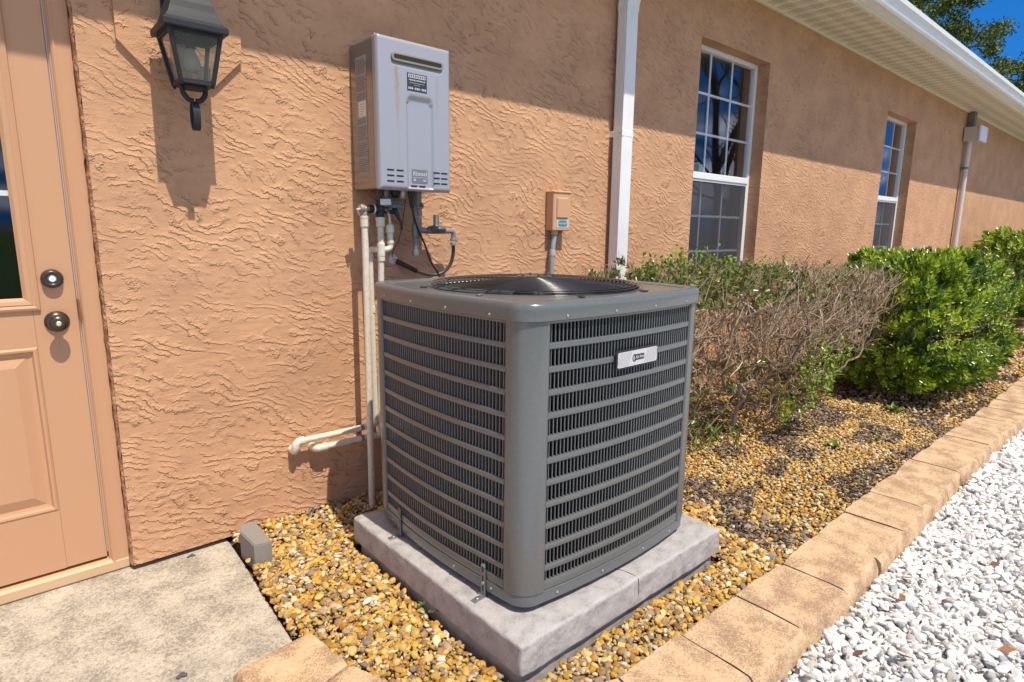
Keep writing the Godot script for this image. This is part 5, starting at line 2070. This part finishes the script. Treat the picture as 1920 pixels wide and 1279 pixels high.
func rdir() -> Vector3:
	return Vector3(rng.randfn(), rng.randfn(), rng.randfn()).normalized()

# branches grown from bases towards many targets
func grow(bases: Array, targets: Array, seg: float, r_tip: float, wob: float, ex := 0.34) -> Dictionary:
	var pos := PackedVector3Array()
	var par := PackedInt32Array()
	for p in bases:
		pos.append(p); par.append(-1)
	var tips := []
	targets.sort_custom(func(a, c): return a.distance_squared_to(nearest(bases, a)) < c.distance_squared_to(nearest(bases, c)))
	for t in targets:
		var best := 0
		var bd := 1e9
		for k in pos.size():
			var d := pos[k].distance_squared_to(t) + maxf(0.0, pos[k].y - t.y) * 0.6
			if d < bd:
				bd = d
				best = k
		var cur := pos[best]
		var n := maxi(1, int(ceil(cur.distance_to(t) / seg)))
		var prev := best
		var bend := rdir() * wob * cur.distance_to(t)
		for j in n:
			var q := cur.lerp(t, (j + 1.0) / n) + bend * sin(PI * (j + 1.0) / n) * 0.6 + rdir() * wob * seg * 0.5
			pos.append(q)
			par.append(prev)
			prev = pos.size() - 1
		tips.append(prev)
	var cnt := PackedFloat32Array()
	cnt.resize(pos.size())
	for t in tips:
		var k: int = t
		while k >= 0:
			cnt[k] += 1.0
			k = par[k]
	var rad := PackedFloat32Array()
	rad.resize(pos.size())
	for k in pos.size():
		rad[k] = r_tip * pow(maxf(cnt[k], 1.0), ex)
	# chains: start a tube at each fork
	var kids := {}
	for k in pos.size():
		if par[k] >= 0:
			kids[par[k]] = kids.get(par[k], []) + [k]
	var chains := []
	var stack := []
	for k in bases.size():
		for c in kids.get(k, []):
			stack.append([k, c])
	while stack.size():
		var q = stack.pop_back()
		var ch := [q[0], q[1]]
		var cur: int = q[1]
		while kids.has(cur):
			var ks: Array = kids[cur]
			var big: int = ks[0]
			for c in ks:
				if cnt[c] > cnt[big]:
					big = c
			for c in ks:
				if c != big:
					stack.append([cur, c])
			ch.append(big)
			cur = big
		chains.append(ch)
	return {"pos": pos, "rad": rad, "chains": chains, "tips": tips, "par": par}

func nearest(bases: Array, p: Vector3) -> Vector3:
	var best: Vector3 = bases[0]
	for q in bases:
		if q.distance_squared_to(p) < best.distance_squared_to(p):
			best = q
	return best

func branch_mesh(g: Dictionary, b: MB, cols: Array, sides := 5) -> void:
	for ch in g.chains:
		var path := PackedVector3Array()
		var rr := PackedFloat32Array()
		for k in ch.size():
			path.append(g.pos[ch[k]])
			rr.append(minf(g.rad[ch[k]], g.rad[ch[1]]))
		rr[rr.size() - 1] *= 0.6
		b.col = cols[rng.randi() % cols.size()] * rng.randf_range(0.8, 1.15)
		b.tube(path, rr, sides, false)

func q_up(p: Vector3, top: float) -> bool:
	return p.y > top * 0.40 and rng.randf() < 0.45

func shrubs() -> void:
	var bare := [lin(0.42, 0.325, 0.225), lin(0.33, 0.24, 0.16), lin(0.54, 0.45, 0.34), lin(0.24, 0.17, 0.11), lin(0.39, 0.275, 0.175)]
	var green := [lin(0.10, 0.16, 0.025), lin(0.14, 0.20, 0.03), lin(0.06, 0.10, 0.02), lin(0.19, 0.23, 0.04), lin(0.22, 0.20, 0.06)]
	# ---- half-dead hedge behind the condenser
	var defs := [
		{"x0": 2.45, "x1": 3.75, "z0": 0.22, "z1": 0.98, "top": 1.10, "bases": [Vector3(2.8, 0, 0.5), Vector3(3.1, 0, 0.62), Vector3(3.35, 0, 0.45), Vector3(3.24, 0, 0.55)], "n": 1000, "lean": 0.0, "leaf": 2600, "label": "half bare shrub with green shoots on top behind the air conditioner"},
		{"x0": 3.45, "x1": 4.75, "z0": 0.30, "z1": 1.12, "top": 1.08, "bases": [Vector3(3.65, 0, 0.46), Vector3(3.68, 0, 0.58), Vector3(3.9, 0, 0.5), Vector3(4.05, 0, 0.62)], "n": 1300, "lean": 0.25, "leaf": 800, "label": "mostly dead shrub of pale grey twigs with forked trunk on the gravel"},
		{"x0": 4.40, "x1": 5.30, "z0": 0.25, "z1": 1.10, "top": 1.01, "bases": [Vector3(4.75, 0, 0.5), Vector3(5.0, 0, 0.4), Vector3(4.9, 0, 0.6)], "n": 850, "lean": 0.3, "leaf": 200, "label": "dead twiggy shrub leaning against the leafy green shrub"}]
	for d in defs:
		var S := thing("bare_shrub", d.bases[0], d.label, "shrub")
		var targets := []
		while targets.size() < d.n:
			var u := rng.randf()
			var v := rng.randf()
			var h := pow(rng.randf(), 0.55)
			# vase shape: narrow at the base
			var wd := lerpf(0.30, 1.0, clampf(h * 1.35, 0, 1))
			var cx: float = lerpf(d.x0, d.x1, 0.5 - d.lean * (1.0 - h))
			var cz: float = (d.z0 + d.z1) / 2
			var p := Vector3(cx + (u - 0.5) * (d.x1 - d.x0) * wd, 0.10 + h * (d.top - 0.10) * rng.randf_range(0.94, 1.02), cz + (v - 0.5) * (d.z1 - d.z0) * wd)
			if rng.randf() < 0.35 and absf(u - 0.5) < 0.3 and absf(v - 0.5) < 0.3 and h < 0.8:
				continue
			targets.append(p)
		var g := grow(d.bases, targets, 0.085, 0.0020, 0.085)
		var b := MB.new()
		branch_mesh(g, b, bare, 5)
		# fine side twigs
		for k in g.pos.size():
			if rng.randf() < 0.6 and g.rad[k] < 0.006:
				b.col = bare[rng.randi() % bare.size()] * rng.randf_range(0.8, 1.2)
				var q: Vector3 = g.pos[k]
				var dd := (rdir() + Vector3(0, 0.55, 0)).normalized() * rng.randf_range(0.04, 0.12)
				b.tube(PackedVector3Array([q, q + dd * 0.5 + rdir() * 0.01, q + dd]), PackedFloat32Array([0.0018, 0.0015, 0.0009]), 4, false)
			if q_up(g.pos[k], d.top) and g.rad[k] < 0.008:
				for rep in 2:
					b.col = bare[rng.randi() % bare.size()] * rng.randf_range(0.8, 1.25)
					var q: Vector3 = g.pos[k]
					var dd := (rdir() * 0.55 + Vector3(0.35 * d.lean + 0.1, 0.9, 0.25)).normalized() * rng.randf_range(0.08, 0.22)
					if q.y + dd.y > d.top + 0.03:
						dd *= 0.4
					b.tube(PackedVector3Array([q, q + dd * 0.5 + rdir() * 0.006, q + dd]), PackedFloat32Array([0.0022, 0.0018, 0.0010]), 4, false)
		put(b, "branch", M.twig, S, true)
		b = MB.new()
		for k in d.leaf:
			var t: int = g.tips[rng.randi() % g.tips.size()]
			var p: Vector3 = g.pos[t]
			var keep: bool = p.y > d.top - 0.20 and p.x < 4.3 or (p.y < 0.55 and rng.randf() < 0.3)
			if not keep:
				continue
			for j in 5:
				var dd := (rdir() + Vector3(0, 0.7, 0)).normalized()
				leaf(b, p + rdir() * 0.02, dd, rdir(), rng.randf_range(0.024, 0.042), rng.randf_range(0.012, 0.019), green[rng.randi() % green.size()] * rng.randf_range(0.8, 1.3))
		# fresh shoots standing up
		var shoots := [] if d.x0 > 4.4 else ([Vector3(2.95, 1.05, 0.55), Vector3(3.2, 1.05, 0.6), Vector3(3.35, 1.05, 0.5), Vector3(3.12, 1.03, 0.45), Vector3(3.45, 1.0, 0.62), Vector3(2.85, 1.02, 0.7), Vector3(2.6, 1.0, 0.6), Vector3(2.7, 1.02, 0.5), Vector3(3.0, 1.0, 0.8), Vector3(3.3, 1.04, 0.72), Vector3(3.05, 1.06, 0.5)] if d.x0 < 3 else [Vector3(3.82, 0.28, 1.0), Vector3(3.75, 0.38, 1.02), Vector3(3.9, 0.42, 1.02), Vector3(3.78, 0.15, 0.95), Vector3(3.95, 0.22, 0.98), Vector3(4.0, 0.32, 1.05), Vector3(3.7, 0.12, 0.9), Vector3(3.88, 0.52, 1.04), Vector3(3.7, 0.22, 1.0), Vector3(4.02, 0.45, 1.03), Vector3(3.5, 1.0, 0.8), Vector3(3.75, 1.0, 0.7)])
		for s in shoots:
			for rep in 3:
				var base: Vector3 = s + Vector3(rng.randfn() * 0.05, 0, rng.randfn() * 0.05)
				var dd := (Vector3(0, 1.0, 0) + rdir() * 0.45).normalized()
				var ln := rng.randf_range(0.09, 0.19)
				for j in 13:
					var q := base + dd * ln * j / 12.0
					var out := (rdir() * 0.9 + dd * 0.55).normalized()
					leaf(b, q, out, dd, rng.randf_range(0.026, 0.044), rng.randf_range(0.012, 0.018), lin(0.22, 0.31, 0.035) * rng.randf_range(0.75, 1.35))
		put(b, "foliage", M.leaf, S, true)
	# low strappy weeds at the foot
	var Wd := thing("strappy_weed", Vector3(3.2, 0.0, 0.62), "tuft of narrow green blades at the foot of half bare shrub", "plant")
	var wb := MB.new()
	for k in 46:
		var p := Vector3(3.2 + rng.randfn() * 0.13, 0.01, 0.66 + rng.randfn() * 0.1)
		var dd := (Vector3(rng.randfn() * 0.6, 1.0, rng.randfn() * 0.6)).normalized()
		leaf(wb, p, dd, rdir(), rng.randf_range(0.10, 0.24), rng.randf_range(0.010, 0.016), green[rng.randi() % 3] * rng.randf_range(0.9, 1.4))
	put(wb, "foliage", M.leaf, Wd, true)
	# ---- leafy hedges
	var hd := [
		{"c": Vector3(6.12, 0, 0.92), "h": Vector3(1.16, 1.13, 0.58), "n": 64000, "l": 0.048, "label": "big rounded bright green shrub beside the dead twiggy shrubs"},
		{"c": Vector3(12.3, 0, 0.60), "h": Vector3(1.2, 1.38, 0.5), "n": 13000, "l": 0.075, "label": "clipped green shrub against the wall under the grey utility box"},
		{"c": Vector3(17.3, 0, 0.3), "h": Vector3(1.0, 2.2, 0.9), "n": 9000, "l": 0.09, "label": "tall green shrub standing past the far corner of house"}]
	for d in hd:
		var S := thing("leafy_shrub", d.c, d.label, "shrub")
		var nz := noise(2.2, 3, 51 + int(d.c.x))
		var b := MB.new()
		var tips := []
		for k in d.n / 9:
			var dir := rdir()
			if dir.y < -0.75:
				dir.y = -dir.y
			# superellipsoid surface point
			var e := 0.55
			var p := Vector3(signf(dir.x) * pow(absf(dir.x), e), signf(dir.y) * pow(absf(dir.y), e), signf(dir.z) * pow(absf(dir.z), e))
			p *= 1.0 / maxf(pow(pow(absf(p.x), 3.2) + pow(absf(p.y), 3.2) + pow(absf(p.z), 3.2), 1.0 / 3.2), 0.001)
			var dep := 1.0 - absf(rng.randfn()) * 0.06 - (rng.randf_range(0.08, 0.45) if k % 3 == 0 else 0.0)
			var q := Vector3(p.x * d.h.x, 0.5 * d.h.y + p.y * d.h.y * 0.5, p.z * d.h.z) * 1.0
			var bump: float = nz.get_noise_3dv(q * 1.0) * 0.16 + nz.get_noise_3dv(q * 2.6) * 0.13
			q = Vector3(q.x * (dep + bump * 0.8 / d.h.x), q.y * (1.0 + bump * 0.5) * (0.5 + 0.5 * dep), q.z * (dep + bump / d.h.z))
			if q.y < 0.10 and rng.randf() < 0.7:
				continue
			var w: Vector3 = d.c + q
			if w.z < 0.05 and d.c.x < 16:
				continue
			var outw := Vector3(p.x / d.h.x, p.y / d.h.y * 1.2, p.z / d.h.z).normalized()
			tips.append(w)
			var axis := (outw + rdir() * 0.5 + Vector3(0, 0.45, 0)).normalized()
			var fresh := clampf(0.58 + nz.get_noise_3dv(q * 2.0) * 1.6 + rng.randfn() * 0.25, 0, 1)
			var base := lin(0.055, 0.125, 0.012).lerp(lin(0.34, 0.43, 0.03), fresh)
			for j in 9:
				var an := j * 2.4
				var sd := axis.cross(Vector3(0.3, 0.2, 0.93)).normalized().rotated(axis, an)
				var ld := (sd * (1.0 - j * 0.075) + axis * (0.35 + j * 0.11)).normalized()
				leaf(b, w - axis * (0.05 - j * 0.006) * d.l / 0.05, ld, axis, d.l * rng.randf_range(0.75, 1.15), d.l * rng.randf_range(0.36, 0.5), base * rng.randf_range(0.8, 1.2))
		put(b, "foliage", M.leaf, S, true)
		var bs := [d.c + Vector3(-0.5 * d.h.x, 0, 0), d.c, d.c + Vector3(0.5 * d.h.x, 0, 0)]
		var tg := []
		for k in 160:
			tg.append(tips[rng.randi() % tips.size()].lerp(d.c + Vector3(0, d.h.y * 0.5, 0), 0.15))
		var g := grow(bs, tg, 0.12, 0.003, 0.1)
		b = MB.new()
		branch_mesh(g, b, [lin(0.16, 0.12, 0.08), lin(0.12, 0.09, 0.06)], 5)
		put(b, "branch", M.twig, S, true)
	# yellowing leaves low on the left of the big shrub
	var Yl := thing("yellowing_shoot", Vector3(5.45, 0.2, 0.95), "low shoot with yellow and orange leaves under the big green shrub", "plant")
	var yb := MB.new()
	for k in 90:
		var p := Vector3(5.42 + rng.randfn() * 0.12, 0.20 + absf(rng.randfn()) * 0.08, 0.98 + rng.randfn() * 0.08)
		leaf(yb, p, (rdir() + Vector3(0, 0.3, 0.2)).normalized(), rdir(), 0.035, 0.02, [lin(0.42, 0.26, 0.03), lin(0.30, 0.26, 0.04), lin(0.40, 0.16, 0.03)][k % 3])
	put(yb, "foliage", M.leaf, Yl, true)
	# small weeds on the gravel
	var wd := [[Vector3(3.74, 0.01, 1.20), 14, 0.075, "broad-leaved green weed alone on the bark-strewn gravel"], [Vector3(4.95, 0.01, 1.17), 16, 0.07, "green weed sprouting before the dead twiggy shrub"], [Vector3(4.72, 0.01, 1.02), 7, 0.05, "tiny weed seedling beside the larger green weed"], [Vector3(8.6, 0.01, 1.38), 30, 0.07, "low green weed beside the far end of big shrub"], [Vector3(1.0, 0.02, 0.95), 10, 0.022, "tiny weed in the gap along the concrete pad"]]
	for q in wd:
		var S := thing("weed", q[0], q[3], "weed")
		var b := MB.new()
		for k in q[1]:
			var an: float = k * 2.4 + rng.randf()
			var dd := Vector3(cos(an), rng.randf_range(0.15, 0.9), sin(an)).normalized()
			leaf(b, q[0] + Vector3(rng.randfn() * 0.02, 0.005, rng.randfn() * 0.02), dd, Vector3.UP, q[2] * rng.randf_range(0.7, 1.3), q[2] * rng.randf_range(0.35, 0.55), green[rng.randi() % 3] * rng.randf_range(1.0, 1.5))
		put(b, "leaf", M.leaf, S, true)

func tree(at: Vector3, h: float, crown: float, clumps: int, per: int, leafsz: float, label: String, cols: Array, spread := 0.55) -> void:
	var S := thing("tree", at, label, "tree")
	var targets := []
	for k in clumps:
		var d := rdir()
		var mid := at + Vector3(0, h - crown * 0.8, 0)
		var p := mid + Vector3(d.x * crown, d.y * crown * 0.8, d.z * crown) * pow(rng.randf(), 0.4)
		targets.append(p)
	var g := grow([at, at + Vector3(0.05, 0.02, 0.05)], targets.duplicate(), 0.5, 0.022, 0.12, 0.42)
	var b := MB.new()
	branch_mesh(g, b, [lin(0.13, 0.11, 0.09), lin(0.10, 0.085, 0.07)], 6)
	put(b, "trunk", M.twig, S, true)
	if per == 0:
		return
	b = MB.new()
	for t in targets:
		var cr := crown * rng.randf_range(0.16, 0.34)
		for k in per:
			var o := rdir() * cr * pow(rng.randf(), 0.45)
			o.y *= 0.6
			var cc: Color = cols[rng.randi() % cols.size()] * rng.randf_range(0.7, 1.3)
			leaf(b, t + o, rdir(), rdir(), leafsz * rng.randf_range(0.7, 1.3), leafsz * 0.5, cc)
	put(b, "crown", tree_leaf(), S, true)

func tree_leaf() -> StandardMaterial3D:
	if not M.has("tree_leaf"):
		M.tree_leaf = M.leaf.duplicate()
		M.tree_leaf.roughness = 0.6
		M.tree_leaf.metallic_specular = 0.3
	return M.tree_leaf

func trees() -> void:
	var oak := [lin(0.11, 0.15, 0.03), lin(0.16, 0.20, 0.04), lin(0.22, 0.23, 0.05), lin(0.07, 0.10, 0.025)]
	tree(Vector3(33.0, -0.1, -5.9), 12.0, 2.0, 26, 260, 0.14, "oak tree with loose crown rising behind the eaves, nearer one", oak)
	tree(Vector3(38.0, -0.1, -4.5), 10.5, 2.4, 34, 260, 0.15, "lower oak tree showing past the end of the eaves", oak)
	tree(Vector3(36.0, -0.1, -8.6), 14.4, 2.0, 28, 260, 0.14, "tall oak tree half hidden by the gutter", oak)
	# across the lawn, mirrored in the window glass
	bare_tree(Vector3(18.2, -0.1, 8.0), 12.5, "leafless tree standing across the lawn from the windows")
	bare_tree(Vector3(27.0, -0.1, 11.0), 9.0, "second leafless tree farther across the lawn")

func bare_tree(at: Vector3, h: float, label: String) -> void:
	var S := thing("bare_tree", at, label, "tree")
	var b := MB.new()
	b.col = lin(0.10, 0.085, 0.07)
	limb(b, at, Vector3(0.10, 1, 0.05).normalized(), h * 0.27, 0.19, 0)
	put(b, "trunk", M.twig, S, true)

func limb(b: MB, p: Vector3, d: Vector3, l: float, r: float, depth: int) -> void:
	var path := PackedVector3Array([p])
	var rr := PackedFloat32Array([r])
	var q := p
	var dd := d
	for k in 4:
		dd = (dd + rdir() * 0.16 + Vector3(0, 0.04, 0)).normalized()
		q += dd * l / 4
		path.append(q)
		rr.append(lerpf(r, r * 0.72, (k + 1) / 4.0))
	b.tube(path, rr, 6 if depth < 3 else 4, false)
	if depth >= 6:
		return
	for k in (3 if depth < 5 else 2):
		if k == 0:
			limb(b, path[4], (dd + rdir() * 0.3).normalized(), l * 0.80, r * 0.72, depth + 1)
		else:
			limb(b, path[4 - (k % 2)], (dd + rdir() * 1.0).normalized(), l * rng.randf_range(0.6, 0.85), r * 0.60, depth + 1)

# ---------------------------------------------------------------- litter
func litter() -> void:
	var spots := [[Vector3(2.52, 0.004, 1.93), 0.03, lin(0.30, 0.12, 0.05), "brown dry leaf on white gravel nearest to the paver border"], [Vector3(2.36, 0.004, 1.965), 0.018, lin(0.34, 0.15, 0.07), "small reddish leaf scrap on white gravel near the larger brown leaf"],
		[Vector3(2.02, 0.004, 2.07), 0.032, lin(0.26, 0.13, 0.06), "curled brown dry leaf lying amid the white chips"], [Vector3(1.92, 0.004, 1.97), 0.02, lin(0.16, 0.09, 0.05), "dark brown leaf scrap on the white chips"], [Vector3(2.30, 0.004, 2.27), 0.022, lin(0.36, 0.17, 0.08), "orange brown leaf scrap on white chips away from the border"], [Vector3(2.9, 0.004, 2.13), 0.02, lin(0.2, 0.11, 0.06), "small brown leaf scrap lying far out on the white gravel"]]
	for s in spots:
		var L := thing("dry_leaf", s[0], s[3], "leaf", "dry leaves on the white gravel")
		var b := MB.new()
		var an := rng.randf() * TAU
		var d := Vector3(cos(an), 0.25, sin(an)).normalized()
		leaf(b, s[0] - d * s[1], d, (Vector3.UP + rdir() * 0.5).normalized(), s[1] * 2.2, s[1] * 1.3, s[2])
		put(b, "blade", M.twig, L, true)
	var bits := [[Vector3(0.297, 0.004, 0.715), Vector3(0.026, 0.007, 0.012), "small dark grey stone chip on the walkway slab"], [Vector3(0.487, 0.004, 0.022), Vector3(0.028, 0.006, 0.007), "grey scrap of dry leaf on slab against the wall"]]
	for q in bits:
		var L := thing("debris_chip", q[0], q[2], "debris")
		var b := MB.new()
		b.box(q[0], q[1], Basis(Vector3.UP, 0.6), 0.0018)
		b.box(q[0] + Vector3(0.010, 0.001, 0.006), q[1] * Vector3(0.5, 0.8, 0.9), Basis(Vector3.UP, -0.3), 0.0012)
		put(b, "chip", mat(0.09, 0.095, 0.11, 0.7), L)
	# pale stone among the yellow pebbles
	var L := thing("white_pebble", Vector3(0.86, 0.03, 0.78), "white angular pebble lying on the yellow gravel left of the pad", "pebble")
	var o := MeshInstance3D.new()
	o.mesh = stone_mesh(300, 1, 0.05, false)
	o.material_override = mat(0.80, 0.79, 0.77, 0.7)
	o.name = "stone"
	L.add_child(o, true)
	o.transform = Transform3D(Basis(Vector3.UP, 0.5) * Basis.from_scale(Vector3(0.026, 0.009, 0.012)), Vector3.ZERO)
